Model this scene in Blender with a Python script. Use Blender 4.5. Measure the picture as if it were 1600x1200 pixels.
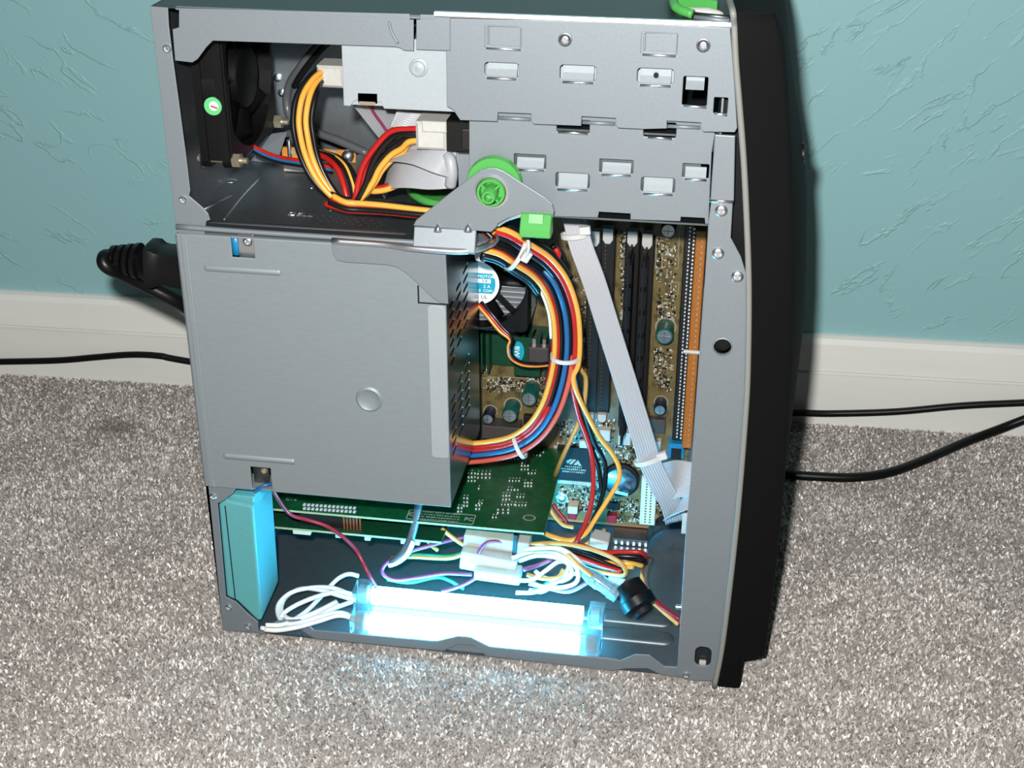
import bpy, bmesh, math, random
import numpy as np
from mathutils import Vector, Matrix
random.seed(7); rng = np.random.default_rng(11)
for o in list(bpy.data.objects): bpy.data.objects.remove(o)
scn = bpy.context.scene
COL = scn.collection

# ------------------------------------------------------------------ camera
FPX = 2162.76; YAW = .1584; PITCH = .4755; ROLL = .0016
CP = Vector((.2732, -.6262, .5056))
fw = Vector((-math.sin(YAW)*math.cos(PITCH), math.cos(YAW)*math.cos(PITCH), -math.sin(PITCH)))
rt = Vector((math.cos(YAW), math.sin(YAW), 0)); up = rt.cross(fw)
rt, up = math.cos(ROLL)*rt + math.sin(ROLL)*up, -math.sin(ROLL)*rt + math.cos(ROLL)*up
cd = bpy.data.cameras.new('camera'); cam = bpy.data.objects.new('camera', cd); COL.objects.link(cam)
cam.matrix_world = Matrix(((rt.x, up.x, -fw.x, CP.x), (rt.y, up.y, -fw.y, CP.y), (rt.z, up.z, -fw.z, CP.z), (0, 0, 0, 1)))
cd.sensor_width = 36; cd.lens = FPX*36/1600; cd.clip_start = .01
scn.camera = cam
def ray(px, py): return fw + rt*((px-800)/FPX) + up*((600-py)/FPX)
def U(px, py, y):                       # measured pixel -> point on the plane Y = y (chassis side is Y = 0)
    d = ray(px, py); return CP + d*((y-CP.y)/d.y)
def UZ(px, py, z):
    d = ray(px, py); return CP + d*((z-CP.z)/d.z)
def UX(px, py, x):
    d = ray(px, py); return CP + d*((x-CP.x)/d.x)
def XZ(pts, y):                         # list of pixels -> (x, z) pairs on the plane Y = y
    return [(p.x, p.z) for p in (U(a, b, y) for a, b in pts)]

# ------------------------------------------------------------------ world, flash of the compact camera, exposure
w = bpy.data.worlds.new('dim_room'); scn.world = w; w.use_nodes = True
w.node_tree.nodes['Background'].inputs[0].default_value = (.80, .86, .90, 1)
w.node_tree.nodes['Background'].inputs[1].default_value = .04
ld = bpy.data.lights.new('camera_flash', 'POINT'); fl = bpy.data.objects.new('camera_flash', ld); COL.objects.link(fl)
fl.location = CP + rt*-.024 + up*.044; ld.energy = 36; ld.shadow_soft_size = .010; ld.color = (1, .985, .97)
scn.view_settings.view_transform = 'Standard'; scn.view_settings.look = 'None'
scn.view_settings.exposure = 0; scn.view_settings.gamma = 1
scn.view_settings.use_curve_mapping = False

# ------------------------------------------------------------------ materials
def lin(c): return tuple(((v/255)/12.92 if v/255 <= .04045 else ((v/255+.055)/1.055)**2.4) for v in c)
MATS = {}
def mat(name, c, rough=.5, metal=0, var=0, vscale=200, bump=0, bscale=300, emit=0, alpha=None, trans=0, spec=None, coat=0, stretch=None):
    m = bpy.data.materials.new(name); m.use_nodes = True; nt = m.node_tree; b = nt.nodes['Principled BSDF']
    col = lin(c) + (1,)
    b.inputs['Base Color'].default_value = col; b.inputs['Roughness'].default_value = rough; b.inputs['Metallic'].default_value = metal
    if spec is not None: b.inputs['Specular IOR Level'].default_value = spec
    if coat: b.inputs['Coat Weight'].default_value = coat; b.inputs['Coat Roughness'].default_value = .15
    if trans: b.inputs['Transmission Weight'].default_value = trans
    if emit: b.inputs['Emission Color'].default_value = col; b.inputs['Emission Strength'].default_value = emit
    tc = nt.nodes.new('ShaderNodeTexCoord'); vec = tc.outputs['Object']
    if stretch:
        mp = nt.nodes.new('ShaderNodeMapping'); mp.inputs['Scale'].default_value = stretch
        nt.links.new(vec, mp.inputs['Vector']); vec = mp.outputs['Vector']
    if var:
        n = nt.nodes.new('ShaderNodeTexNoise'); n.inputs['Scale'].default_value = vscale; n.inputs['Detail'].default_value = 4
        r = nt.nodes.new('ShaderNodeValToRGB'); e = r.color_ramp.elements
        e[0].position = .3; e[1].position = .7
        e[0].color = tuple(v*(1-var) for v in col[:3]) + (1,); e[1].color = tuple(min(1, v*(1+var)) for v in col[:3]) + (1,)
        nt.links.new(vec, n.inputs['Vector']); nt.links.new(n.outputs['Fac'], r.inputs['Fac']); nt.links.new(r.outputs['Color'], b.inputs['Base Color'])
    if bump:
        n2 = nt.nodes.new('ShaderNodeTexNoise'); n2.inputs['Scale'].default_value = bscale; n2.inputs['Detail'].default_value = 3
        bp = nt.nodes.new('ShaderNodeBump'); bp.inputs['Strength'].default_value = bump; bp.inputs['Distance'].default_value = .0005
        nt.links.new(vec, n2.inputs['Vector']); nt.links.new(n2.outputs['Fac'], bp.inputs['Height']); nt.links.new(bp.outputs['Normal'], b.inputs['Normal'])
    MATS[name] = m; return m
mat('steel', (127, 135, 140), .52, .38, .035, 900, .05, 900)
mat('sheet_steel', (150, 158, 162), .42, 1, .06, 250, .05, 900)
mat('psu_steel', (137, 146, 149), .55, .38, .03, 700, .04, 1200, stretch=(.25, 1, 1))
mat('drive_steel', (158, 166, 170), .55, .25, .03, 500)
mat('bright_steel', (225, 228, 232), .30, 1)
mat('dark_steel', (120, 126, 128), .42, 1, .06, 300)
mat('psu_side', (150, 156, 160), .22, 1, .04, 300, stretch=(1, 1, .1))
mat('floor_steel', (140, 148, 152), .45, .5, .05, 400)
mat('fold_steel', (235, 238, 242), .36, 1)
mat('brass', (190, 182, 158), .38, .8)
mat('roof_steel', (96, 104, 105), .5, 1, .05, 300)
mat('pan_steel', (118, 125, 129), .46, .86, .06, 250)
mat('speaker_grey', (44, 47, 49), .35, .3)
mat('pin_dull', (104, 88, 56), .5, .6)
mat('black_plastic', (9, 10, 10), .45, 0, .15, 800, .2, 1500, spec=.3)
mat('bezel_plastic', (9, 10, 10), .75, 0, .1, 900, .2, 1400, spec=.1)
mat('rim_highlight', (128, 128, 122), .5, 0)  # highlight along the black bezel's edge, put into the colour as grey
mat('green_plastic', (74, 158, 74), .35, 0)
mat('teal_plastic', (88, 158, 161), .5, 0, .04, 500, .08, 1500)
mat('nylon', (180, 180, 174), .4, 0, .05, 300)
mat('tie', (196, 196, 194), .35, 0)
mat('ribbon', (160, 162, 166), .45, 0)
mat('ribbon_stripe', (150, 60, 100), .45, 0)
mat('w_yellow', (222, 160, 66), .33); mat('w_red', (172, 30, 28), .33); mat('w_black', (18, 19, 20), .3)
mat('w_blue', (36, 92, 142), .33); mat('w_orange', (200, 84, 64), .35); mat('w_grey', (84, 86, 88), .35)
mat('w_white', (232, 232, 228), .35); mat('w_purple', (132, 56, 100), .35); mat('w_brown', (110, 60, 40), .35)
mat('w_tan', (204, 156, 84), .35); mat('w_green', (30, 150, 110), .35); mat('w_crimson', (140, 24, 38), .35)
mat('pcb_green', (12, 70, 36), .32, 0, .35, 260, 0)
mat('pcb_back', (14, 60, 40), .4, 0, .2, 260, 0)
mat('pcb_edge', (150, 160, 120), .5)
mat('chip', (17, 19, 22), .6, 0, .1, 500, spec=.25); mat('chip2', (62, 57, 54), .5)
mat('solder', (226, 229, 229), .3, .25); mat('silk', (150, 150, 136), .6)
mat('cream', (196, 190, 168), .45); mat('amber', (160, 96, 36), .4, 0, .15, 700)
mat('slot', (22, 21, 20), .4); mat('cap_green', (16, 78, 70), .3, 0, 0, 1, coat=.5); mat('cap_dark', (20, 30, 44), .3, coat=.5)
mat('cap_top', (170, 178, 182), .4, 1); mat('blue_part', (24, 118, 165), .35); mat('copper', (196, 120, 80), .4, .8)
mat('sticker', (235, 240, 240), .5); mat('sticker_blue', (10, 150, 175), .5); mat('sticker_green', (96, 190, 120), .45)
mat('ink', (30, 40, 50), .6); mat('red_ink', (190, 40, 60), .6); mat('coin', (150, 190, 215), .2, 1)
mat('pcb_tan', (196, 130, 50), .45, 0, .1, 300)
mat('rubber', (10, 10, 11), .38, 0, 0, 1, .1, 800, spec=.35); mat('baseboard_paint', (226, 226, 220), .42, 0, .03, 60, .12, 260, stretch=(.15, 1, 1))
mat('acrylic', (225, 245, 250), .08, 0, trans=.92); mat('clear_tube', (190, 225, 235), .2, 0, trans=.75)
MATS['acrylic'].node_tree.nodes['Principled BSDF'].inputs['IOR'].default_value = 1.2

# motherboard laminate: olive solder mask with fine traces
m = mat('pcb_olive', (112, 92, 46), .38); nt = m.node_tree; b = nt.nodes['Principled BSDF']
tc = nt.nodes.new('ShaderNodeTexCoord'); n = nt.nodes.new('ShaderNodeTexNoise'); n.inputs['Scale'].default_value = 150
wv = nt.nodes.new('ShaderNodeTexWave'); wv.inputs['Scale'].default_value = 260; wv.inputs['Distortion'].default_value = 6; wv.inputs['Detail'].default_value = 1; wv.bands_direction = 'X'
r = nt.nodes.new('ShaderNodeValToRGB'); e = r.color_ramp.elements; e[0].color = lin((50, 42, 24)) + (1,); e[1].color = lin((106, 92, 56)) + (1,)
e[0].position = .35; e[1].position = .65
mx = nt.nodes.new('ShaderNodeMath'); mx.operation = 'MULTIPLY_ADD'; mx.inputs[1].default_value = .22; 
nt.links.new(tc.outputs['Object'], n.inputs['Vector']); nt.links.new(tc.outputs['Object'], wv.inputs['Vector'])
nt.links.new(wv.outputs['Fac'], mx.inputs[0]); nt.links.new(n.outputs['Fac'], mx.inputs[2]); nt.links.new(mx.outputs[0], r.inputs['Fac']); nt.links.new(r.outputs['Color'], b.inputs['Base Color'])

# painted wall with trowelled plaster ridges
m = mat('wall_paint', (140, 184, 187), .5); nt = m.node_tree; b = nt.nodes['Principled BSDF']
tc = nt.nodes.new('ShaderNodeTexCoord')
def nn(t, **k):
    x = nt.nodes.new(t)
    for a, v in k.items(): setattr(x, a, v)
    return x
def ridge(angle, scale, st, width, off):
    mp = nn('ShaderNodeMapping', vector_type='TEXTURE'); mp.inputs['Rotation'].default_value = (0, angle, 0); mp.inputs['Scale'].default_value = (1/st, 1, 1); mp.inputs['Location'].default_value = (off, off, 0)
    no = nn('ShaderNodeTexNoise'); no.inputs['Scale'].default_value = scale; no.inputs['Detail'].default_value = 5; no.inputs['Roughness'].default_value = .55; no.inputs['Distortion'].default_value = .4
    s = nn('ShaderNodeMath', operation='SUBTRACT'); s.inputs[1].default_value = .5
    a = nn('ShaderNodeMath', operation='ABSOLUTE'); mr = nn('ShaderNodeMapRange'); mr.inputs['From Min'].default_value = 0; mr.inputs['From Max'].default_value = width
    mr.inputs['To Min'].default_value = 1; mr.inputs['To Max'].default_value = 0
    mk = nn('ShaderNodeTexNoise'); mk.inputs['Scale'].default_value = scale*1.3; mk.inputs['Detail'].default_value = 2
    mm = nn('ShaderNodeMapRange'); mm.inputs['From Min'].default_value = .45; mm.inputs['From Max'].default_value = .60
    mu = nn('ShaderNodeMath', operation='MULTIPLY')
    L = nt.links.new
    L(tc.outputs['Object'], mp.inputs['Vector']); L(mp.outputs['Vector'], no.inputs['Vector']); L(no.outputs['Fac'], s.inputs[0]); L(s.outputs[0], a.inputs[0]); L(a.outputs[0], mr.inputs['Value'])
    L(mp.outputs['Vector'], mk.inputs['Vector']); L(mk.outputs['Fac'], mm.inputs['Value']); L(mr.outputs['Result'], mu.inputs[0]); L(mm.outputs['Result'], mu.inputs[1])
    return mu.outputs[0]
a1 = ridge(-.70, 46, .30, .022, 3.1); a2 = ridge(.60, 38, .34, .018, 8.4)
fi = nn('ShaderNodeTexNoise'); fi.inputs['Scale'].default_value = 260; fi.inputs['Detail'].default_value = 3
sx = nn('ShaderNodeSeparateXYZ'); nt.links.new(tc.outputs['Object'], sx.inputs[0])
wr = nn('ShaderNodeMapRange'); wr.inputs['From Min'].default_value = -.25; wr.inputs['From Max'].default_value = .05; nt.links.new(sx.outputs['X'], wr.inputs['Value'])   # the trowel strokes change direction along the wall
ad = nn('ShaderNodeMix'); nt.links.new(wr.outputs['Result'], ad.inputs['Factor']); nt.links.new(a2, ad.inputs['A']); nt.links.new(a1, ad.inputs['B'])
a3 = nn('ShaderNodeMath', operation='MULTIPLY_ADD'); a3.inputs[1].default_value = .16
nt.links.new(tc.outputs['Object'], fi.inputs['Vector']); nt.links.new(fi.outputs['Fac'], a3.inputs[0]); nt.links.new(ad.outputs[0], a3.inputs[2])
bp = nn('ShaderNodeBump'); bp.inputs['Strength'].default_value = .7; bp.inputs['Distance'].default_value = .0008
nt.links.new(a3.outputs[0], bp.inputs['Height']); nt.links.new(bp.outputs['Normal'], b.inputs['Normal'])

# carpet: base cloth and pile, tinted by a per-tuft attribute
m = mat('carpet_base', (160, 153, 147), .9, 0, .25, 600, .5, 600)
m = mat('carpet_pile', (200, 192, 182), .55); nt = m.node_tree; b = nt.nodes['Principled BSDF']
at = nn('ShaderNodeAttribute'); at.attribute_name = 'tint'
r = nn('ShaderNodeValToRGB'); e = r.color_ramp.elements
e[0].position = 0; e[0].color = lin((112, 106, 100)) + (1,); e[1].position = 1; e[1].color = lin((250, 246, 240)) + (1,)
x = r.color_ramp.elements.new(.5); x.color = lin((176, 170, 164)) + (1,)
nt.links.new(at.outputs['Fac'], r.inputs['Fac']); nt.links.new(r.outputs['Color'], b.inputs['Base Color'])
b.inputs['Specular IOR Level'].default_value = .8

# ------------------------------------------------------------------ mesh helpers
class MB:
    def __init__(s): s.v = []; s.f = []
    def add(s, v, f):
        o = len(s.v); s.v += [tuple(p) for p in v]; s.f += [tuple(i+o for i in q) for q in f]; return s
    def box(s, x0, x1, y0, y1, z0, z1):
        return s.add([(x0, y0, z0), (x1, y0, z0), (x1, y1, z0), (x0, y1, z0), (x0, y0, z1), (x1, y0, z1), (x1, y1, z1), (x0, y1, z1)],
                     [(0, 3, 2, 1), (4, 5, 6, 7), (0, 1, 5, 4), (1, 2, 6, 5), (2, 3, 7, 6), (3, 0, 4, 7)])
    def cbox(s, x0, x1, y0, y1, z0, z1, c):        # box with its -Y face edges chamfered
        return s.add([(x0, y1, z0), (x1, y1, z0), (x1, y1, z1), (x0, y1, z1), (x0, y0+c, z0), (x1, y0+c, z0), (x1, y0+c, z1), (x0, y0+c, z1),
                      (x0+c, y0, z0+c), (x1-c, y0, z0+c), (x1-c, y0, z1-c), (x0+c, y0, z1-c)],
                     [(0, 3, 2, 1), (0, 1, 5, 4), (1, 2, 6, 5), (2, 3, 7, 6), (3, 0, 4, 7), (4, 5, 9, 8), (5, 6, 10, 9), (6, 7, 11, 10), (7, 4, 8, 11), (8, 9, 10, 11)])
    def obox(s, c, ax, ay, az):                    # oriented box: centre and three half-axis vectors
        c = Vector(c); v = []
        for k in (-1, 1):
            for i, j in ((-1, -1), (1, -1), (1, 1), (-1, 1)): v.append(c + Vector(ax)*i + Vector(ay)*j + Vector(az)*k)
        return s.add(v, [(0, 3, 2, 1), (4, 5, 6, 7), (0, 1, 5, 4), (1, 2, 6, 5), (2, 3, 7, 6), (3, 0, 4, 7)])
    def prism(s, pts, a0, a1, axis='y'):           # polygon in the two other axes, extruded along axis
        n = len(pts); mk = {'y': lambda p, a: (p[0], a, p[1]), 'z': lambda p, a: (p[0], p[1], a), 'x': lambda p, a: (a, p[0], p[1])}[axis]
        v = [mk(p, a0) for p in pts] + [mk(p, a1) for p in pts]
        return s.add(v, [tuple(range(n))[::-1], tuple(range(n, 2*n))] + [(i, (i+1) % n, n+(i+1) % n, n+i) for i in range(n)])
    def cyl(s, p0, p1, r0, r1=None, n=16, caps=True):
        p0 = Vector(p0); p1 = Vector(p1); r1 = r0 if r1 is None else r1
        d = (p1-p0).normalized(); a = d.orthogonal().normalized(); b_ = d.cross(a); v = []
        for p, r_ in ((p0, r0), (p1, r1)):
            for i in range(n):
                t = 2*math.pi*i/n; v.append(p + a*(r_*math.cos(t)) + b_*(r_*math.sin(t)))
        f = [(i, (i+1) % n, n+(i+1) % n, n+i) for i in range(n)]
        if caps: f += [tuple(range(n))[::-1], tuple(range(n, 2*n))]
        return s.add(v, f)
    def lathe(s, p0, d, prof, n=20, ring=False):               # prof: list of (distance along d, radius)
        p0 = Vector(p0); d = Vector(d).normalized(); a = d.orthogonal().normalized(); b_ = d.cross(a); v = []; f = []
        for h, r_ in prof:
            for i in range(n):
                t = 2*math.pi*i/n; v.append(p0 + d*h + a*(r_*math.cos(t)) + b_*(r_*math.sin(t)))
        for k in range(len(prof)-1):
            f += [(k*n+i, k*n+(i+1) % n, (k+1)*n+(i+1) % n, (k+1)*n+i) for i in range(n)]
        if ring: k = len(prof)-1; f += [(k*n+i, k*n+(i+1) % n, (i+1) % n, i) for i in range(n)]
        else: f += [tuple(range(n))[::-1], tuple(range((len(prof)-1)*n, len(prof)*n))]
        return s.add(v, f)
    def tube(s, pts, r, n=8, sub=6, flat=None):
        P = spline(pts, sub); T = [(P[min(i+1, len(P)-1)]-P[max(i-1, 0)]).normalized() for i in range(len(P))]
        a = T[0].orthogonal().normalized(); v = []; f = []
        for i, p in enumerate(P):
            a = (a - T[i]*a.dot(T[i])).normalized(); b_ = T[i].cross(a)
            for k in range(n):
                t = 2*math.pi*k/n; v.append(p + a*(r*math.cos(t)) + b_*(r*math.sin(t)))
        for i in range(len(P)-1): f += [(i*n+k, i*n+(k+1) % n, (i+1)*n+(k+1) % n, (i+1)*n+k) for k in range(n)]
        f += [tuple(range(n))[::-1], tuple(range((len(P)-1)*n, len(P)*n))]
        return s.add(v, f)
def spline(pts, sub=6):
    P = [Vector(p) for p in pts]
    if len(P) < 3: return P
    Q = [P[0]*2-P[1]] + P + [P[-1]*2-P[-2]]; out = []
    for i in range(1, len(Q)-2):
        p0, p1, p2, p3 = Q[i-1:i+3]
        for k in range(sub):
            t = k/sub
            out.append(.5*((2*p1) + (p2-p0)*t + (2*p0-5*p1+4*p2-p3)*t*t + (3*p1-p0-3*p2+p3)*t**3))
    out.append(P[-1]); return out
def root_of(o):
    while o.parent: o = o.parent
    return o
ROOTLOC = {}
def obj(name, mb, m, parent=None, smooth=False, bevel=0, kind=None, label=None):
    me = bpy.data.meshes.new(name); v = np.array(mb.v, dtype=float)
    if parent is None:
        o0 = Vector(((v[:, 0].min()+v[:, 0].max())/2, (v[:, 1].min()+v[:, 1].max())/2, v[:, 2].min()))
    else: o0 = ROOTLOC[root_of(parent).name]
    v = v - np.array(o0)
    me.from_pydata(v.tolist(), [], mb.f); 
    bm = bmesh.new(); bm.from_mesh(me); bmesh.ops.recalc_face_normals(bm, faces=bm.faces); bm.to_mesh(me); bm.free()
    me.materials.append(MATS[m] if isinstance(m, str) else m)
    o = bpy.data.objects.new(name, me); COL.objects.link(o)
    if parent is None: o.location = o0; ROOTLOC[o.name] = o0
    else: o.parent = parent
    if smooth:
        for p in me.polygons: p.use_smooth = True
        if smooth == 'auto':
            try: me.set_sharp_from_angle(angle=math.radians(40))
            except Exception: pass
    if bevel:
        bv = o.modifiers.new('bevel', 'BEVEL'); bv.width = bevel; bv.segments = 2; bv.limit_method = 'ANGLE'; bv.angle_limit = math.radians(50)
    if kind: o['kind'] = kind
    if label: o['label'] = label
    return o
def tag(o, label, cat, group=None):
    o['label'] = label; o['category'] = cat
    if group: o['group'] = group
    return o
def thing(name, loc, label, cat, group=None):
    o = bpy.data.objects.new(name, None); COL.objects.link(o); o.location = loc; o.empty_display_size = .01
    ROOTLOC[o.name] = Vector(loc); return tag(o, label, cat, group)
def structure(o): o['kind'] = 'structure'; return o
def plate(outer, holes, y0, y1, bevel=.0002):       # sheet in XZ with holes, between Y = y0 and y1
    c = bpy.data.curves.new('t', 'CURVE'); c.dimensions = '2D'; c.fill_mode = 'BOTH'
    c.extrude = max((y1-y0)/2-bevel, 1e-5); c.bevel_depth = bevel; c.bevel_resolution = 1; c.offset = -bevel
    for poly in [outer]+list(holes):
        s = c.splines.new('POLY'); s.points.add(len(poly)-1); s.use_cyclic_u = True
        for p, q in zip(s.points, poly): p.co = (q[0], q[1], 0, 1)
    o = bpy.data.objects.new('t', c); me = bpy.data.meshes.new_from_object(o); yc = (y0+y1)/2
    mb = MB(); mb.add([(v.co.x, yc-v.co.z, v.co.y) for v in me.vertices], [tuple(p.vertices) for p in me.polygons])
    bpy.data.objects.remove(o); bpy.data.curves.remove(c); bpy.data.meshes.remove(me); return mb
def text_mb(s, p, ex, ey, size, depth=.0001, align='CENTER'):   # lettering as thin geometry; ex, ey: text axes
    c = bpy.data.curves.new('t', 'FONT'); c.body = s; c.size = size; c.align_x = align; c.align_y = 'CENTER'; c.extrude = depth; c.resolution_u = 2
    o = bpy.data.objects.new('t', c); me = bpy.data.meshes.new_from_object(o); ex = Vector(ex).normalized(); ey = Vector(ey).normalized(); ez = ex.cross(ey); p = Vector(p)
    mb = MB(); mb.add([p+ex*v.co.x+ey*v.co.y+ez*v.co.z for v in me.vertices], [tuple(q.vertices) for q in me.polygons])
    bpy.data.objects.remove(o); bpy.data.curves.remove(c); bpy.data.meshes.remove(me); return mb
def rrect(a, b_, y, r=.0012, n=4):                  # rounded rectangle from two corner pixels, as (x, z)
    p = U(*a, y); q = U(*b_, y); x0, x1 = sorted((p.x, q.x)); z0, z1 = sorted((p.z, q.z)); return rrxz(x0, x1, z0, z1, r, n)
def rrxz(x0, x1, z0, z1, r=.0012, n=4):
    out = []
    for cx, cz, a0 in ((x1-r, z1-r, 0), (x0+r, z1-r, 90), (x0+r, z0+r, 180), (x1-r, z0+r, 270)):
        for k in range(n+1):
            t = math.radians(a0+90*k/n); out.append((cx+r*math.cos(t), cz+r*math.sin(t)))
    return out
def circ(c, r, n=20): return [(c[0]+r*math.cos(2*math.pi*i/n), c[1]+r*math.sin(2*math.pi*i/n)) for i in range(n)]
def wire(pts, r, m, parent, name='wire', n=8, sub=6, label=None):
    return obj(name, MB().tube([U(a, b_, y) for a, b_, y in pts], r, n, sub), m, parent, smooth=True, label=label)
def screw(px, py, y, r, parent, m='bright_steel', name='screw'):
    p = U(px, py, y); mb = MB()
    mb.lathe(p+Vector((0, .0008, 0)), (0, -1, 0), [(0, r), (.0012, r), (.0020, r*.72), (.0021, r*.5), (.0012, r*.36)], 14)
    return obj(name, mb, m, parent, smooth='auto')
def ribbon(path, n, w, th, m, parent, name, stripe=None, sub=8):
    # path: (centre point, width direction); scalloped flat cable of n conductors
    C = spline([p for p, d in path], sub); D = spline([Vector(d).normalized() for p, d in path], sub)
    prof = []
    for i in range(n):
        for k, h in ((0, .25), (.25, .85), (.5, 1), (.75, .85)): prof.append((i+k, h))
    prof.append((n, .25)); prof = [((a/n-.5)*w, h*th/2) for a, h in prof]; full = prof+[(a, -h) for a, h in prof[::-1]]; N = len(full)
    v = []; f = []
    for i, c in enumerate(C):
        T = (C[min(i+1, len(C)-1)]-C[max(i-1, 0)]).normalized(); d = (D[i]-T*D[i].dot(T)).normalized(); nn_ = T.cross(d)
        v += [c+d*a+nn_*h for a, h in full]
    for i in range(len(C)-1): f += [(i*N+k, i*N+(k+1) % N, (i+1)*N+(k+1) % N, (i+1)*N+k) for k in range(N)]
    f += [tuple(range(N))[::-1], tuple(range((len(C)-1)*N, len(C)*N))]
    return obj(name, MB().add(v, f), m, parent, smooth=True)

# ================================================================== the room
WY, WA = .3176, .0333                       # back wall: y at x = 0, slope
def wall_y(x): return WY + WA*x
wd = Vector((1, WA, 0)).normalized(); wn = Vector((WA, -1, 0)).normalized()
def wp(x, off, z): p = Vector((x, wall_y(x), z)) + wn*off; return p
mb = MB(); mb.add([wp(-2, 0, -.01), wp(2.4, 0, -.01), wp(2.4, 0, 2.3), wp(-2, 0, 2.3)] + [wp(-2, -.1, -.01), wp(2.4, -.1, -.01), wp(2.4, -.1, 2.3), wp(-2, -.1, 2.3)],
                  [(0, 1, 2, 3), (4, 7, 6, 5), (0, 4, 5, 1), (1, 5, 6, 2), (2, 6, 7, 3), (3, 7, 4, 0)])
wall = structure(obj('wall_back', mb, 'wall_paint')); wall['label'] = 'aqua painted wall with trowelled plaster texture'
prof = [(0, -.004), (.0125, -.004), (.0125, .0405), (.0088, .0414), (.0112, .0432), (.0085, .0640), (.0060, .0676), (.0025, .0690), (0, .0692)]
mb = MB(); n = len(prof)
mb.add([wp(-2, a, z) for a, z in prof] + [wp(2.4, a, z) for a, z in prof], [tuple(range(n)), tuple(range(n, 2*n))[::-1]] + [(i, n+i, n+(i+1) % n, (i+1) % n) for i in range(n)])
bb = structure(obj('baseboard_back', mb, 'baseboard_paint')); bb['label'] = 'white moulded baseboard along the aqua wall'
mb = MB(); mb.add([(-2, -1.6, -.0015), (2.4, -1.6, -.0015), wp(2.4, .0, -.0015), wp(-2, .0, -.0015)] + [(-2, -1.6, -.03), (2.4, -1.6, -.03), wp(2.4, .0, -.03), wp(-2, .0, -.03)],
                  [(0, 1, 2, 3), (4, 7, 6, 5), (0, 4, 5, 1), (1, 5, 6, 2), (2, 6, 7, 3), (3, 7, 4, 0)])
fl_ = structure(obj('floor', mb, 'carpet_base')); fl_['label'] = 'grey cut-pile carpet floor'
# pile: short bent blades, denser near the camera's field, none under the computer
N = 760000; N2 = 240000
tx = np.concatenate([rng.uniform(-.50, .82, N), rng.uniform(-1.1, 1.4, N2)]); ty = np.concatenate([rng.uniform(-.34, .40, N), rng.uniform(-.6, .42, N2)])
outer_ = np.arange(N+N2) >= N
ok = (ty < WY + WA*tx - .0128) & ~((tx > .002) & (tx < .300) & (ty > .001) & (ty < .165))
# visible wedge only
def proj_np(x, y, z):
    d = np.stack([x-CP.x, y-CP.y, z-CP.z], 1); zz = d@np.array(fw); return 800+FPX*(d@np.array(rt))/zz, 600-FPX*(d@np.array(up))/zz
qx, qy = proj_np(tx, ty, tx*0); inn = (qx > -160) & (qx < 1760) & (qy < 1320); ok &= inn != outer_
tx = tx[ok]; ty = ty[ok]; outer_ = outer_[ok]; n = len(tx)
def vn(x, y, f, seed):                       # cheap value noise
    g = np.random.default_rng(seed).random((64, 64)); X = (x*f) % 64; Y = (y*f) % 64; i = X.astype(int); j = Y.astype(int); a = X-i; b_ = Y-j
    a = a*a*(3-2*a); b_ = b_*b_*(3-2*b_)
    return (g[i % 64, j % 64]*(1-a)*(1-b_)+g[(i+1) % 64, j % 64]*a*(1-b_)+g[i % 64, (j+1) % 64]*(1-a)*b_+g[(i+1) % 64, (j+1) % 64]*a*b_)
lean = vn(tx+5, ty+5, 26, 3)*.6+vn(tx+5, ty+5, 70, 4)*.4
an = rng.uniform(0, 2*np.pi, n); hh = rng.uniform(.0014, .0026, n)*(.75+.5*lean); ww = rng.uniform(.0004, .0007, n)*np.where(outer_, 2.4, 1)
la = rng.uniform(0, 2*np.pi, n); lm_ = rng.uniform(.0, .0022, n)
ca, sa = np.cos(an), np.sin(an); lx = np.cos(la)*lm_; ly = np.sin(la)*lm_
V = np.zeros((n, 5, 3))
for k, (sx, fz, fl2) in enumerate(((-1, 0, 0), (1, 0, 0), (1.0, .6, .45), (-1.0, .6, .45), (0, 1, 1))):
    V[:, k, 0] = tx+ca*ww*sx*(1 if k < 4 else 0)+lx*fl2; V[:, k, 1] = ty+sa*ww*sx*(1 if k < 4 else 0)+ly*fl2; V[:, k, 2] = -.0015+hh*fz
me = bpy.data.meshes.new('carpet_pile'); me.vertices.add(n*5); me.vertices.foreach_set('co', V.ravel())
base = np.arange(n)[:, None]*5; loops = np.concatenate([base+np.array([[0, 1, 2, 3]]), base+np.array([[3, 2, 4]])], 1).ravel()
me.loops.add(len(loops)); me.loops.foreach_set('vertex_index', loops.astype(np.int32))
st = (np.arange(n)[:, None]*7+np.array([[0, 4]])).ravel(); tot = np.tile([4, 3], n)
me.polygons.add(2*n); me.polygons.foreach_set('loop_start', st.astype(np.int32)); me.polygons.foreach_set('loop_total', tot.astype(np.int32)); me.update()
tint = np.clip(rng.normal(.44, .26, n)+.35*(lean-.5), 0, 1); tint = np.where(rng.random(n) < .05, 1, tint)
spot = np.exp(-(((tx+.163)/.020)**2+((ty-.225)/.012)**2)); tint = np.clip(tint-.5*spot, 0, 1)
at_ = me.attributes.new('tint', 'FLOAT', 'POINT'); at_.data.foreach_set('value', np.repeat(tint, 5))
me.materials.append(MATS['carpet_pile']); pile = bpy.data.objects.new('carpet_pile', me); COL.objects.link(pile); pile['kind'] = 'stuff'
tag(pile, 'short speckled grey carpet pile covering the floor', 'carpet')

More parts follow.
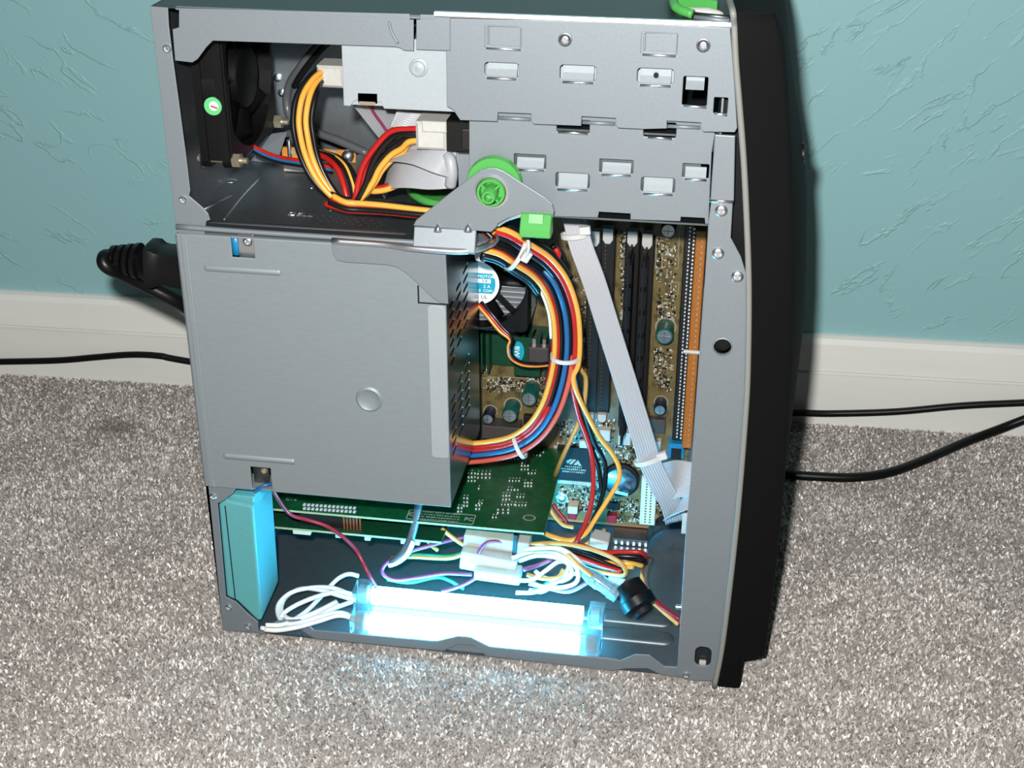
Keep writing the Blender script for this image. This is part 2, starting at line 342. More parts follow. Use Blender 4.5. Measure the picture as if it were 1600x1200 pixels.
# ------------------------------------------------------------------ cables outside the computer
def base_pt(px, py, off=.0165):
    # point in front of the baseboard seen at that pixel
    d = ray(px, py); t = (off - wn.dot(CP-Vector((0, WY, 0))))/wn.dot(d); return CP+d*t
mb = MB().tube([wp(-1.7, .017, .004), wp(-1.0, .017, .005), wp(-.62, .017, .006), wp(-.45, .0165, .007), base_pt(-60, 566), base_pt(0, 565), base_pt(90, 563), base_pt(150, 558), base_pt(205, 554), base_pt(250, 556), base_pt(292, 564), wp(0, .0168, .008), wp(.12, .018, .005)], .0026, 10)
tag(obj('cable', mb, 'rubber', smooth=True), 'thin black cable running along the baseboard left of the computer', 'cable')
mb = MB().tube([wp(.24, .020, .004), base_pt(1235, 645, .019), base_pt(1300, 646), base_pt(1400, 643), base_pt(1500, 634), base_pt(1600, 629), base_pt(1760, 622), base_pt(1960, 632), wp(1.1, .017, .006), wp(2.0, .017, .005)], .0026, 10)
tag(obj('cable', mb, 'rubber', smooth=True), 'thin black cable against the baseboard right of the computer', 'cable')
mb = MB().tube([(.20, .215, .003), UZ(1200, 739, .003), UZ(1250, 743, .003), UZ(1330, 746, .0032), UZ(1390, 738, .0036), UZ(1450, 716, .004), UZ(1510, 690, .0050), base_pt(1560, 671, .022), base_pt(1610, 652, .018), base_pt(1720, 612, .017), base_pt(1850, 585, .018), wp(.80, .017, .045), wp(.95, .022, .012), wp(1.2, .028, .005), wp(2.0, .028, .005)], .0033, 12)
tag(obj('cable', mb, 'rubber', smooth=True), 'thick glossy black cable curving over the carpet right of the computer', 'cable')
# mains plug on the back
t = thing('mains_lead', U(230, 480, .06), 'black mains lead with ribbed plug looping out of the computer back', 'mains lead')
yk = .05
A = U(284, 416, yk); B = U(168, 402, yk); d = (B-A).normalized(); L = (B-A).length
side = Vector((0, 1, 0)); hv = d.cross(side).normalized()
mb = MB(); secs = [(-.004, .0128, .012), (.009, .0116, .011), (.012, .0122, .0115), (.0145, .0142, .0125), (.018, .0142, .0125), (.0195, .0104, .010), (.022, .0090, .009), (.024, .0082, .0085)]
v = []; f = []; n = 16
for s_, a_, b2 in secs:
    for i in range(n):
        q = 2*math.pi*i/n; cc, ss = math.cos(q), math.sin(q); k = 1/max(abs(cc), abs(ss), .82)*.9
        v.append(A+d*s_+hv*(a_*cc*k)+side*(b2*ss*k))
for k in range(len(secs)-1): f += [(k*n+i, k*n+(i+1) % n, (k+1)*n+(i+1) % n, (k+1)*n+i) for i in range(n)]
f += [tuple(range(n))[::-1], tuple(range((len(secs)-1)*n, len(secs)*n))]
obj('plug_body', MB().add(v, f), 'rubber', t, smooth='auto')
for k in range(4):
    s_ = .0240+k*.0046; r_ = .0104-.0010*k
    obj('strain_relief_ring', MB().lathe(A+d*s_, d, [(0, r_*.8), (.0004, r_), (.0030, r_*.97), (.0034, r_*.75)], 16), 'rubber', t, smooth='auto')
obj('cord', MB().tube([A+d*.022, A+d*.036, U(172, 400, yk-.002), U(163, 401, yk-.006), U(162, 411, yk-.009), U(172, 420, yk-.008), U(195, 430, yk), U(228, 446, yk+.008), U(276, 471, yk+.014), U(320, 500, yk+.03)], .0038, 12), 'rubber', t, smooth=True)

# ================================================================== the computer case
case = thing('computer_case', (.14, .08, 0), 'open grey steel computer tower with black front bezel standing on the carpet', 'computer case')
D = .165; YT = .1475; H = .365
# --- rear sheet with folded flange
fl_poly = XZ([(235, 12), (262, 12), (263.5, 40), (270, 92), (290, 240), (297, 298), (295, 306), (316, 324), (325, 334), (328, 344), (322, 346), (300, 500), (322, 757), (368, 763), (364, 771), (351, 781), (340, 787), (353, 933), (369, 941), (386, 958), (403, 972), (404, 989), (347, 986)], 0)
fl_poly = [(max(a, 0), max(b_, 0)) for a, b_ in fl_poly]
# straighten the outer edge
fl_poly[0] = (0, H); fl_poly[-1] = (0, .0005)
bp_ = obj('back_panel', plate(fl_poly, [], 0, .001, .0003), 'steel', case)
for px, py in ((261, 76), (286, 312), (333, 776), (357, 949), (388, 979)): screw(px, py, 0, .0022, bp_, name='rivet')
obj('back_sheet', MB().box(0, .001, .001, D, .0, H), 'sheet_steel', case)
# --- roof sheet and its folded rail
obj('roof_sheet', MB().box(0, .276, .0006, D, H-.001, H), 'roof_steel', case, bevel=.0008)
rl = XZ([(279, 13), (640, 22), (640, 31), (646, 31), (646, 80), (630, 79), (624, 75), (616, 73.5), (540, 71), (332, 64), (322, 74), (308, 93), (300, 98), (290, 97), (273, 95), (269, 46), (279, 43)], 0)
rail = obj('top_rail', plate(rl, [], .0003, .0013, .0003), 'steel', case)
obj('rail_end', plate(XZ([(656, 23), (703, 24.5), (703, 80), (650, 78), (650, 31), (656, 31)], 0), [], .0004, .0014, .0003), 'steel', case)
obj('rail_lip', MB().box(.022, .115, .0004, .006, H-.0042, H-.0012), 'steel', case)
obj('rail_bead', MB().tube([U(608, 34, 0), U(612, 50, 0), U(622, 68, 0)], .0007, 8), 'steel', case, smooth=True)
# --- far side sheet, motherboard tray, front sheet
obj('far_side_sheet', MB().box(0, .276, D-.001, D, .0, H), 'sheet_steel', case)
tray = obj('motherboard_tray', MB().box(.002, .268, YT, YT+.001, .003, .352), 'sheet_steel', case)
obj('front_sheet', MB().box(.2695, .2705, .004, D-.002, .002, H-.002), 'steel', case)
for px, py in ((434, 121), (441, 145)):
    p = U(px, py, YT); obj('rivet', MB().lathe(p, (0, -1, 0), [(0, .0024), (.001, .0024), (.0016, .0012)], 12), 'bright_steel', tray, smooth='auto')
# --- floor pan with pressed beads and front lip
flo = obj('floor_pan', MB().box(.001, .276, .0008, YT, .0012, .0022), 'pan_steel', case)
for (pa, pb, r_) in (((470, 975), (1054, 1000), .0062), ((560, 948), (1052, 972), .0062)):
    a = UZ(*pa, .0022); b_ = UZ(*pb, .0022); a = Vector((a.x, b_.y, .0005)); b_ = Vector((b_.x, b_.y, .0005)); mb = MB()
    P = []; 
    for i in range(9): q = math.pi*i/16; P.append((r_*(1-math.cos(q)), r_*math.sin(q)+.0001))
    Lb = (b_-a).length; P += [(Lb-h, rr) for h, rr in P[::-1]]
    mb.lathe(a, (b_-a), P, 16); mb.v = [(x_, y_, .0022+(z_-.0005)*.32) for x_, y_, z_ in mb.v]; obj('pressed_bead', mb, 'pan_steel', flo, smooth=True)
lip = [(403, 987), (412, 981), (432, 971), (468, 969), (478, 974), (489, 985), (674, 1002), (684, 1002), (715, 995), (736, 997), (748, 1003), (765, 1011), (957, 1030), (969, 1033), (993, 1023), (1014, 1024), (1038, 1042), (1059, 1043), (1075, 1062),
       (1035, 1056), (1012, 1045), (978, 1045), (957, 1049), (760, 1026), (741, 1009), (715, 1007), (693, 1018), (492, 999), (470, 985), (432, 990), (404, 992)]
lp = XZ(lip, 0); lp = [(a, max(b_, .0002)) for a, b_ in lp]
obj('bottom_lip', plate(lp, [], .0002, .0014, .0004), 'steel', case)
obj('arch_glow_filler', plate(XZ([(680, 1003), (715, 996), (738, 998), (768, 1013), (766, 1030), (690, 1022)], .002), [], .0020, .0028, .0002), 'steel', case)  # added filler: keeps lamp glow from spilling out through the lip's arch
# --- front column
cpoly = XZ([(1111, 315), (1145, 316), (1142, 371), (1158, 401), (1170, 440), (1172, 560), (1165, 700), (1150, 850), (1122, 1064), (1074, 1062), (1056, 1052), (1059, 1040), (1072, 820), (1086, 680), (1107, 345)], -.001)
cpoly = [(a, max(b_, .0003)) for a, b_ in cpoly]
ch = U(1129, 541, -.001)
colm = obj('front_column', plate(cpoly, [circ((ch.x, ch.z), .0042, 24), rrect((1087, 1009), (1110, 1041), -.001, .0036, 6)], -.0015, -.0004, .0004), 'steel', case)
for px, py in ((1127, 329), (1122, 396), (1152, 432)): screw(px, py, -.0015, .0030, colm)
screw(1072, 1055, -.0015, .0022, colm, name='rivet')
obj('hole_rim', MB().lathe((ch.x, -.0013, ch.z), (0, -1, 0), [(0, .0042), (0, .0052), (.0006, .0050), (.0008, .0044)], 24, True), 'steel', colm, smooth='auto')
obj('inner_socket', MB().cyl((ch.x, .002, ch.z), (ch.x, .012, ch.z), .0040, n=20), 'black_plastic', colm)
cs = U(1098, 1025, .006); obj('slot_back', MB().box(cs.x-.005, cs.x+.005, .006, .007, cs.z-.006, cs.z+.008), 'speaker_grey', colm); obj('slot_clip', MB().box(cs.x-.0018, cs.x+.0022, .003, .0055, cs.z-.0052, cs.z-.0018), 'nylon', colm, bevel=.0006)
obj('column_fold', MB().box(.2675, .2685, -.0004, .014, .002, .240), 'steel', case)
obj('upper_column', plate(XZ([(1117, 208), (1149, 210), (1147, 312), (1110, 312)], 0), [], -.0024, -.0004, .0005), 'steel', case)
q = XZ([(1117, 222), (1140, 224), (1137, 296)], -.0024)
obj('column_joint', MB().tube([U(1108, 313, -.002), U(1146, 315, -.002)], .0009, 8), 'bright_steel', case, smooth=True)
# --- drive cage, upper plate
up_o = [(703, 29), (969, 35), (1141, 44), (1147, 120), (1152, 200), (1148, 207), (1099, 206), (1096, 203), (1095, 192), (1042, 189), (1042, 201), (1005, 202), (966, 200), (962, 196), (962, 185), (909, 182), (908, 197), (834, 194), (830, 190), (830, 178), (778, 176), (777, 190), (719, 188), (708, 172), (698, 166), (697, 80), (703, 80)]
yp = -.002
holes = [rrect((757, 97), (811, 121), yp, .0016), rrect((875, 101), (931, 127), yp, .0016), rrect((996, 106), (1052, 132), yp, .0016), rrect((1068, 119), (1104, 166), yp, .0008), rrect((1116, 152), (1136, 178), yp, .0005)]
cage = obj('drive_cage_upper', plate(XZ(up_o, yp), holes, yp, yp+.0011, .0003), 'steel', case)
zc_ = U(969, 35, yp).z; za_ = U(969, 28, 0).z
obj('cage_fold', MB().prism([(yp+.0002, zc_-.0006), (yp, zc_), (yp+.0004, za_), (yp+.0030, za_), (yp+.0012, zc_-.0006)], .1372, U(1142, 42, yp).x, 'x'), 'fold_steel', case)
obj('rail_fold', MB().prism([(.0002, H-.0012), (.0010, H+.0001), (.0024, H+.0001), (.0012, H-.0012)], .0125, .1372, 'x'), 'steel', case)
def tab(px0, py0, px1, py1, y, drop, parent, mt='steel', ext=.001):   # bent tongue standing behind a window, leaning forward at its foot
    a = U(px0, py0, y); b_ = U(px1, py1, y); x0, x1 = sorted((a.x, b_.x)); z0, z1 = sorted((a.z, b_.z)); x0 += .0012; x1 -= .0012
    mb = MB(); mb.add([(x0, y+.0002, z0-.0004), (x1, y+.0002, z0-.0004), (x1, y+drop, z0+.0028), (x0, y+drop, z0+.0028), (x1, y+drop, z1+ext), (x0, y+drop, z1+ext)] +
                      [(x0, y+.0010, z0-.0004), (x1, y+.0010, z0-.0004), (x1, y+drop+.0008, z0+.0028), (x0, y+drop+.0008, z0+.0028), (x1, y+drop+.0008, z1+ext), (x0, y+drop+.0008, z1+ext)],
                      [(0, 1, 2, 3), (3, 2, 4, 5), (6, 9, 8, 7), (9, 11, 10, 8), (0, 6, 7, 1), (5, 4, 10, 11), (0, 3, 9, 6), (3, 5, 11, 9), (1, 7, 8, 2), (2, 8, 10, 4)])
    return obj('bent_tab', mb, mt, parent)
for h_ in ((757, 97, 811, 121), (875, 101, 931, 127), (996, 106, 1052, 132)):
    tab(*h_, yp, .0032, cage, 'drive_steel')
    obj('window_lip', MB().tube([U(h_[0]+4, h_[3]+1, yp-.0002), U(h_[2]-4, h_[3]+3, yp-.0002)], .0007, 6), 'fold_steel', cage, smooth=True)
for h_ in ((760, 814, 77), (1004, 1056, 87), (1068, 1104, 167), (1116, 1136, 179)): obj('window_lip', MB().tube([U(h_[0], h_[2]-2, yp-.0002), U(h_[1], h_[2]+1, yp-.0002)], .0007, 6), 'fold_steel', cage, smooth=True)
tab(1068, 119, 1104, 140, yp, .004, cage, 'drive_steel')
for a, b_ in (((757, 39), (815, 77)), ((1002, 49), (1058, 86))):
    poly = rrect(a, b_, yp, .001); xs = [p[0] for p in poly]; zs = [p[1] for p in poly]; x0, x1, z0, z1 = min(xs), max(xs), min(zs), max(zs)
    obj('pressed_window', plate(poly, [rrxz(x0+.0016, x1-.0006, z0+.0012, z1-.0005, .0006)], yp-.0006, yp+.0002, .0003), 'steel', cage)
    obj('pressed_edge', MB().box(x0+.0012, x0+.0022, yp-.0014, yp, z0+.002, z1-.001), 'steel', cage, bevel=.0003)
for px, py in ((883, 62), (1099, 71)):
    p = U(px, py, yp); obj('screw_ring', MB().lathe(p, (0, -1, 0), [(0, .0026), (0, .0032), (.0004, .0031), (.0005, .0027)], 18, True), 'dark_steel', cage, smooth='auto'); screw(px, py, yp, .0026, cage)
p = U(1025, 118, yp+.0012); obj('tab_hole', MB().cyl(p, p+Vector((0, .0012, 0)), .0012, n=12), 'black_plastic', cage)
for a in ((778, 830), (909, 962), (1042, 1095)):           # lips of the lower edge notches
    k = {778: 184, 909: 191, 1042: 197}[a[0]]
    obj('notch_lip', MB().tube([U(a[0]+1, k, .002), U(a[1]-1, k+2.5, .002)], .0009, 8), 'steel', cage, smooth=True)
# --- drive cage, lower plate
yl = .0035
lo_o = [(733, 170), (1117, 185), (1117, 210), (1112, 240), (1107, 350), (1102, 350), (1101, 341), (1064, 339), (1063, 346), (985, 343), (985, 334), (936, 331), (934, 340), (867, 338), (800, 336), (760, 330), (733, 322)]
lh = [rrect((803, 240), (853, 264), yl, .0006), rrect((937, 248), (989, 272), yl, .0006), rrect((1067, 255), (1107, 279), yl, .0006), rrect((868, 269), (921, 295), yl, .0014), rrect((1002, 276), (1054, 302), yl, .0014),
      rrect((870, 186), (921, 208), yl, .0004), rrect((1006, 190), (1056, 216), yl, .0010)]
cage2 = obj('drive_cage_lower', plate(XZ(lo_o, yl), lh, yl, yl+.0011, .0003), 'steel', case)
for k, h_ in enumerate(((803, 246, 853, 264), (937, 254, 989, 272), (1067, 261, 1107, 279), (868, 272, 921, 295), (1002, 279, 1054, 302))):
    tab(*h_, yl, .003, cage2, 'drive_steel', -.0006 if k < 3 else .001)
    obj('window_lip', MB().tube([U(h_[0]+3, h_[3]+1, yl-.0002), U(h_[2]-3, h_[3]+2.5, yl-.0002)], .0007, 6), 'fold_steel', cage2, smooth=True)
for h_ in ((870, 203, 921, 209), (1010, 211, 1052, 217)): 
    obj('notch_lip', MB().tube([U(h_[0]+2, h_[1]+3, yl), U(h_[2]-2, h_[3], yl)], .0008, 8), 'bright_steel', cage2, smooth=True)
# cage decks (hold the drives)
z1 = U(800, 190, yl).z; z2 = U(800, 340, yl).z
obj('cage_deck', MB().box(.155, .268, .006, .146, z1-.004, z1-.003), 'dark_steel', case)
obj('cage_deck', MB().box(.150, .268, .006, .120, z2+.0005, z2+.0015), 'dark_steel', case)
# --- black front bezel
zl = [.376, .349, .3047, .2409, .1708, .1015, .0298, .0]
xl = [.2712, .2747, .2816, .2892, .2929, .2933, .2914, .2886]
eo = [U(px, py, -.004) for px, py in ((1217, 10), (1221, 37), (1229, 110), (1235, 200), (1240, 300), (1242, 417), (1241, 520), (1236, 636), (1218, 856), (1203, 975), (1196, 1026))]
def interp(z, zs, xs):
    o_ = np.argsort(zs); return float(np.interp(z, np.array(zs)[o_], np.array(xs)[o_]))
ez = [p.z for p in eo]+[eo[-1].z-.004, -.02]; ex = [p.x for p in eo]+[U(1161, 1042, -.004).x, U(1158, 1076, -.004).x]
def bul(z): return .0060*math.exp(-((z-.235)/.075)**4)+.002
zsec = [.0005, .006, .012, ez[-2]-.0004, ez[-2]+.001, ez[-3]+.0002, .03, .05, .08, .11, .14, .17, .20, .23, .26, .285, .30, .31, .32, .335, .35, .362, .3695, .3720, .3725]
zsec = sorted(zsec); v = []; f = []; NS = 0
for z in zsec:
    a = interp(z, zl, xl); b_ = interp(z, ez, ex); g = bul(z); k = .003 if z > .3715 else 0; k = .0012 if .369 < z < .3715 else k
    sec = [(a, .012), (a, -.003+k), (a+.001, -.004+k), (b_-.003, -.004+k), (b_-.0008-k*.5, -.003+k), (b_-k, .000+k)]
    for i in range(1, 9):
        q = i/9; sec.append((b_+g*math.sin(math.pi*q)**.7-k, .0+.166*q))
    sec += [(b_-k, .166-k), (b_-.003, .170-k), (a, .170-k), (a, .155)]
    NS = len(sec); v += [(x_, y_, z) for x_, y_ in sec]
for i in range(len(zsec)-1): f += [(i*NS+k, i*NS+(k+1) % NS, (i+1)*NS+(k+1) % NS, (i+1)*NS+k) for k in range(NS)]
f += [tuple(range(NS))[::-1], tuple(range((len(zsec)-1)*NS, len(zsec)*NS))]
bz = obj('front_bezel', MB().add(v, f), 'bezel_plastic', case, smooth='auto', label='black textured plastic bezel')
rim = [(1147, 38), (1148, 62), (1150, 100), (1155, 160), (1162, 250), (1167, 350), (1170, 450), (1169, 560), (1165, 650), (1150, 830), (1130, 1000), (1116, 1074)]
obj('bezel_rim', MB().tube([(.2700, .160, .3742), (.2703, .08, .3742), UZ(1134, -30, .3742), UZ(1140, 0, .3742), UZ(1145, 18, .3738)] + [U(a, b_, -.0042) for a, b_ in rim], .0015, 10), 'rim_highlight', bz, smooth=True, label='edge of the bezel, its highlight painted pale grey')
p = U(1250, 250, .05); obj('bezel_button', MB().lathe((p.x-.001, .06, p.z), (1, 0, 0), [(0, .006), (.003, .006), (.004, .004)], 18), 'black_plastic', bz, smooth='auto')
obj('bezel_light_block', MB().box(.2706, .2880, .012, .160, .008, .360), 'black_plastic', case)  # added, unseen box: keeps flash light from leaking through behind the bezel
# --- green release clip on the roof
cl = obj('release_clip', MB().tube([UZ(1050, -16, H+.004), UZ(1053, 6, H+.004), UZ(1062, 15, H+.003), UZ(1082, 22, H+.002)], .0022, 10), 'green_plastic', case, smooth=True, label='green plastic release clip')
obj('clip_bar', MB().prism([(p.x, p.y) for p in (UZ(1058, -30, H+.006), UZ(1058, -8, H+.006), UZ(1121, 2, H+.006), UZ(1122, -30, H+.006))], H, H+.006, 'z'), 'green_plastic', cl)
p = UZ(1100, 14, H+.003); obj('clip_tongue', MB().lathe((p.x-.010, p.y, H+.0012), (1, 0, 0), [(0, .0005), (.003, .0024), (.012, .0026), (.017, .0014), (.019, .0004)], 14), 'nylon', cl, smooth=True)
for k, (py, m_) in enumerate(((22, 'dark_steel'), (27, 'steel'))):
    a = UZ(1085, py, H+.0015); b_ = UZ(1140, py+6, H+.0015); obj('latch_rail', MB().tube([a, b_], .0011, 8), m_, cl, smooth=True)

# ================================================================== power supply
PZ0, PZ1, PX1, PD = .1015, .2515, .1398, .087
psu = thing('power_supply', (.07, .043, PZ0), 'matte grey steel power supply box filling the left middle of the tower', 'power supply')
ho = [rrect((361, 350), (396, 402), -.001, .0006), rrect((393, 730), (424, 790), -.001, .0005)]
outer = [(.0004, PZ0), (PX1, PZ0), (PX1, PZ1), (.0004, PZ1)]
# cut-outs open on the box edges
a = U(361, 375, -.001).x; b_ = U(396, 375, -.001).x; zc = U(378, 402, -.001).z; c_ = U(393, 745, -.001).x; d_ = U(424, 745, -.001).x; zd = U(408, 730, -.001).z
outer = [(.0004, PZ0), (c_, PZ0), (c_, zd), (d_, zd), (d_, PZ0), (PX1, PZ0), (PX1, PZ1), (b_, PZ1), (b_, zc), (a, zc), (a, PZ1), (.0004, PZ1)]
psf = obj('front_cover', plate(outer, [], -.0016, -.0004, .0005), 'psu_steel', psu)
obj('rear_fold', MB().cyl((.0012, -.0004, PZ0+.001), (.0012, -.0004, PZ1-.001), .0016, n=14), 'steel', psu, smooth='auto')
obj('edge_strip', plate([(.0026, PZ0), (.0062, PZ0), (.0062, PZ1), (.0026, PZ1)], [], -.0020, -.0012, .0006), 'psu_steel', psu)
mb = MB().box(.0008, PX1-.002, -.0004, PD, PZ1-.001, PZ1).box(.0008, PX1-.002, -.0004, PD, PZ0, PZ0+.001).box(.0004, .0014, -.0004, PD, PZ0, PZ1).box(.0008, PX1-.001, PD-.001, PD, PZ0, PZ1)
obj('shell', mb, 'psu_steel', psu)
# slotted inner side: slots run along the depth
holes = []
for g0, rows in ((.2205, 7), (.166, 7)):
    for k in range(rows):
        z = g0-k*.0054
        for j, (ya, yb) in enumerate(((.006, .018), (.024, .037), (.043, .057))):
            zz = z-(.0018 if j == 1 else .0)-(.004 if j == 0 else 0)
            holes.append(rrxz(ya, yb, zz-.0009, zz+.0009, .0008, 2))
mb = plate([(-.0006, PZ0), (PD, PZ0), (PD, PZ1), (-.0006, PZ1)], holes, 0, .001, .0002); mb.v = [(PX1-.001+(.0005-y)+.0005, x, z) for x, y, z in mb.v]
obj('vented_side', mb, 'psu_side', psu)
obj('inner_core', MB().box(.012, PX1-.006, .010, PD-.004, PZ0+.004, PZ1-.012), 'black_plastic', psu)
for pts in (((318, 417), (441, 427)), ((348, 711), (463, 722))):
    a = U(*pts[0], -.0012); b_ = U(*pts[1], -.0012); b_.z = a.z = (a.z+b_.z)/2; Lb = (b_-a).length; P = []
    for i in range(7): q = math.pi*i/12; P.append((.0021*(1-math.cos(q)), .0021*math.sin(q)+.0001))
    P += [(Lb-h, r_) for h, r_ in P[::-1]]
    obj('pressed_bead', MB().lathe(a+Vector((0, .0008, 0)), b_-a, P, 14), 'psu_steel', psf, smooth=True)
p = U(577, 624, -.0016)
obj('pressed_boss', MB().lathe(p, (0, -1, 0), [(0, .0074), (.0006, .0068), (.0009, .0062), (.0004, .0056), (.0003, .001)], 28), 'psu_steel', psf, smooth='auto')
a = U(668, 476, -.0016); b_ = U(703, 716, -.0016); obj('overlap_flap', plate(rrxz(a.x, PX1-.0002, b_.z, a.z, .002), [], -.0023, -.0015, .0003), 'drive_steel', psf)
a = U(652, 446, -.0016); obj('notch_outline', plate([(a.x, a.z), (a.x, a.z-.0098), (PX1, a.z-.0098), (PX1, a.z-.0090), (a.x+.0008, a.z-.0090), (a.x+.0008, a.z)], [], -.0017, -.0010, .0001), 'black_plastic', psf)
p = U(368, 383, .003); obj('blue_capacitor', MB().lathe((p.x, .004, p.z-.006), (0, 0, 1), [(0, .0006), (.001, .0024), (.011, .0026), (.012, .0008)], 14), 'blue_part', psu, smooth=True)
p = U(386, 377, .003); obj('bracket_tab', plate(rrxz(p.x-.0045, p.x+.004, p.z-.0095, p.z+.004, .0005), [], .002, .003, .0002), 'bright_steel', psu)
screw(387, 377, .002, .0026, psu); screw(413, 735, .004, .0022, psu, 'brass')
p = U(408, 738, .005); obj('bracket_tab', plate(rrxz(p.x-.0045, p.x+.0045, p.z-.007, p.z+.004, .0005), [], .005, .006, .0002), 'dark_steel', psu)

# ================================================================== swinging power supply bracket with pivot
ZS = U(600, 374, 0).z
brk = thing('power_supply_bracket', (.08, .06, ZS-.002), 'bent steel shelf above the power supply with triangular pivot plate', 'bracket')
tr = U(766, 383, 0)
# plan outline of the shelf
pl = [(.0005, .130), (.0005, -.001), (tr.x-.013, -.001), (tr.x-.004, .003), (tr.x-.0005, .009), (tr.x, .020), (tr.x, .10), (.10, .130)]
shf = obj('shelf', MB().prism(pl, ZS-.0012, ZS, 'z'), 'sheet_steel', brk, bevel=.0005)
obj('front_roll', MB().tube([(.0008, -.0008, ZS+.0004), (.05, -.0010, ZS), (tr.x-.014, -.0010, ZS-.0002), (tr.x-.005, .0028, ZS-.0004), (tr.x-.0003, .010, ZS-.0004)], .0014, 10), 'steel', shf, smooth=True)
obj('raised_rib', MB().tube([(.014, .010, ZS-.0034), (.020, .010, ZS-.0018), (.110, .010, ZS-.0018), (.116, .010, ZS-.0034)], .0028, 12), 'sheet_steel', shf, smooth=True)
obj('tab_plate', MB().prism([(U(650, 352, -.004).x, -.001), (tr.x-.013, -.001), (tr.x-.004, .003), (tr.x-.0005, .009), (tr.x, .020), (tr.x, .026), (U(690, 352, -.004).x, .026)], ZS, ZS+.0006, 'z'), 'steel', shf, bevel=.0003)
obj('tab_edge', MB().tube([(tr.x-.030, -.0012, ZS-.0010), (tr.x-.014, -.0012, ZS-.0010), (tr.x-.005, .0026, ZS-.0012), (tr.x-.0003, .010, ZS-.0014), (tr.x, .03, ZS-.0014)], .0024, 10), 'steel', shf, smooth=True)
fpl = XZ([(519, 371), (520, 396), (527, 406), (540, 409), (605, 413), (622, 417), (640, 430), (678, 466), (690, 473), (701, 474), (701, 393), (735, 396), (741, 388)], -.003)
fpl[-3] = (PX1+.0008, ZS-.004); fpl[-2] = (tr.x-.016, ZS-.003); fpl[-1] = (tr.x-.013, ZS-.0005)
obj('front_flap', plate(fpl, [], -.0040, -.0024, .0004), 'steel', brk)
pv = [(646, 352), (650, 344), (700, 304), (734, 278), (750, 266), (762, 262), (775, 262), (788, 267), (820, 288), (852, 308), (863, 318), (866, 330), (864, 340), (820, 337), (806, 338), (792, 343), (778, 352), (768, 362)]
PC = U(768, 299, -.005)
piv = obj('pivot_plate', plate(XZ(pv, -.005), [circ((PC.x, PC.z), .0072, 28)], -.0056, -.0044, .0004), 'steel', brk)
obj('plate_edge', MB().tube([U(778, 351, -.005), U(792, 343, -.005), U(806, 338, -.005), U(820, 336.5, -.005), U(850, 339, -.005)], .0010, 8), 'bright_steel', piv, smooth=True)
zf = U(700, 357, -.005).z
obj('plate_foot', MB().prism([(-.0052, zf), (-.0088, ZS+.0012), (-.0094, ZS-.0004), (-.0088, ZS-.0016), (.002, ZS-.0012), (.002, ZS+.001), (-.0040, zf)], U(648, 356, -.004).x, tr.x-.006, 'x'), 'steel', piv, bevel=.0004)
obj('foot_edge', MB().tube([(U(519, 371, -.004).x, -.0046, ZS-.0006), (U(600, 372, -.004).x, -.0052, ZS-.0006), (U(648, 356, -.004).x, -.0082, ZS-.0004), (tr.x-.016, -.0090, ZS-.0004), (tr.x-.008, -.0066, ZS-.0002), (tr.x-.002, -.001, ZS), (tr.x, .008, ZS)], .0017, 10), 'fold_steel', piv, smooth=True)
for px in (685, 732):
    p = U(px, 354, -.005); obj('stiffening_dimple', MB().lathe((p.x, -.0062, p.z-.0022), (0, .2, 1), [(0, .0022), (.002, .0016), (.0045, .0002)], 10), 'bright_steel', piv, smooth=True)
obj('pivot_collar', MB().lathe((PC.x, -.0054, PC.z), (0, -1, 0), [(0, .0072), (0, .0086), (.0008, .0084), (.0009, .0074)], 28, True), 'bright_steel', piv, smooth='auto')
# green pivot knob, disc and latch
kb = thing('pivot_knob', (PC.x, .0, PC.z-.014), 'bright green plastic pivot knob in the triangular bracket', 'knob')
obj('disc', MB().lathe((PC.x+.0008, -.0036, PC.z+.0028), (0, 1, 0), [(0, .0122), (0, .0130), (.0014, .0134), (.0044, .0134), (.005, .0122)], 36), 'green_plastic', kb, smooth='auto')
obj('hub_cup', MB().lathe((PC.x, -.0020, PC.z), (0, -1, 0), [(0, .0070), (.0052, .0070), (.0060, .0066), (.0060, .0056), (.001, .0052), (.0002, .0030)], 26), 'green_plastic', kb, smooth='auto')
obj('hub_pin', MB().lathe((PC.x, -.002, PC.z), (0, -1, 0), [(0, .0036), (.0120, .0034), (.0126, .0030), (.0126, .0021), (.008, .0020)], 20), 'green_plastic', kb, smooth='auto')
for k in range(4):
    q = math.pi/4+k*math.pi/2; obj('web', MB().obox((PC.x+.0045*math.cos(q), -.006, PC.z+.0045*math.sin(q)), (.0018*math.cos(q), 0, .0018*math.sin(q)), (0, .003, 0), (-.0005*math.sin(q), 0, .0005*math.cos(q))), 'green_plastic', kb)
lt = thing('latch_button', U(838, 372, -.006), 'bright green plastic latch block at the tip of the pivot plate', 'latch')
a = U(813, 334, -.009); b_ = U(861, 372, -.009)
mb = MB(); x0, x1, z1, z0 = a.x, b_.x, a.z, b_.z
mb.prism([(-.002, z1), (-.0075, z1-.0005), (-.0120, z0+.0045), (-.0125, z0+.001), (-.010, z0), (-.002, z0)], x0, x1, 'x')
obj('block', mb, 'green_plastic', lt, bevel=.0006)
obj('thumb_recess', MB().obox(((x0+x1)/2, -.0094, (z0+z1)/2+.002), (.0038, 0, 0), (0, -.0004, .0002), (0, .0014, .0038)), 'green_plastic', lt, bevel=.0004)
lv = thing('shelf_lever', UZ(680, 306, ZS+.001), 'curved green plastic lever lying on the shelf behind the pivot plate', 'lever')
c = UZ(700, 288, ZS); pts = [UZ(px, py, ZS+.004) for px, py in ((640, 296), (648, 305), (664, 314), (690, 320), (720, 320))]
obj('rim', MB().tube(pts, .0022, 10), 'green_plastic', lv, smooth=True)
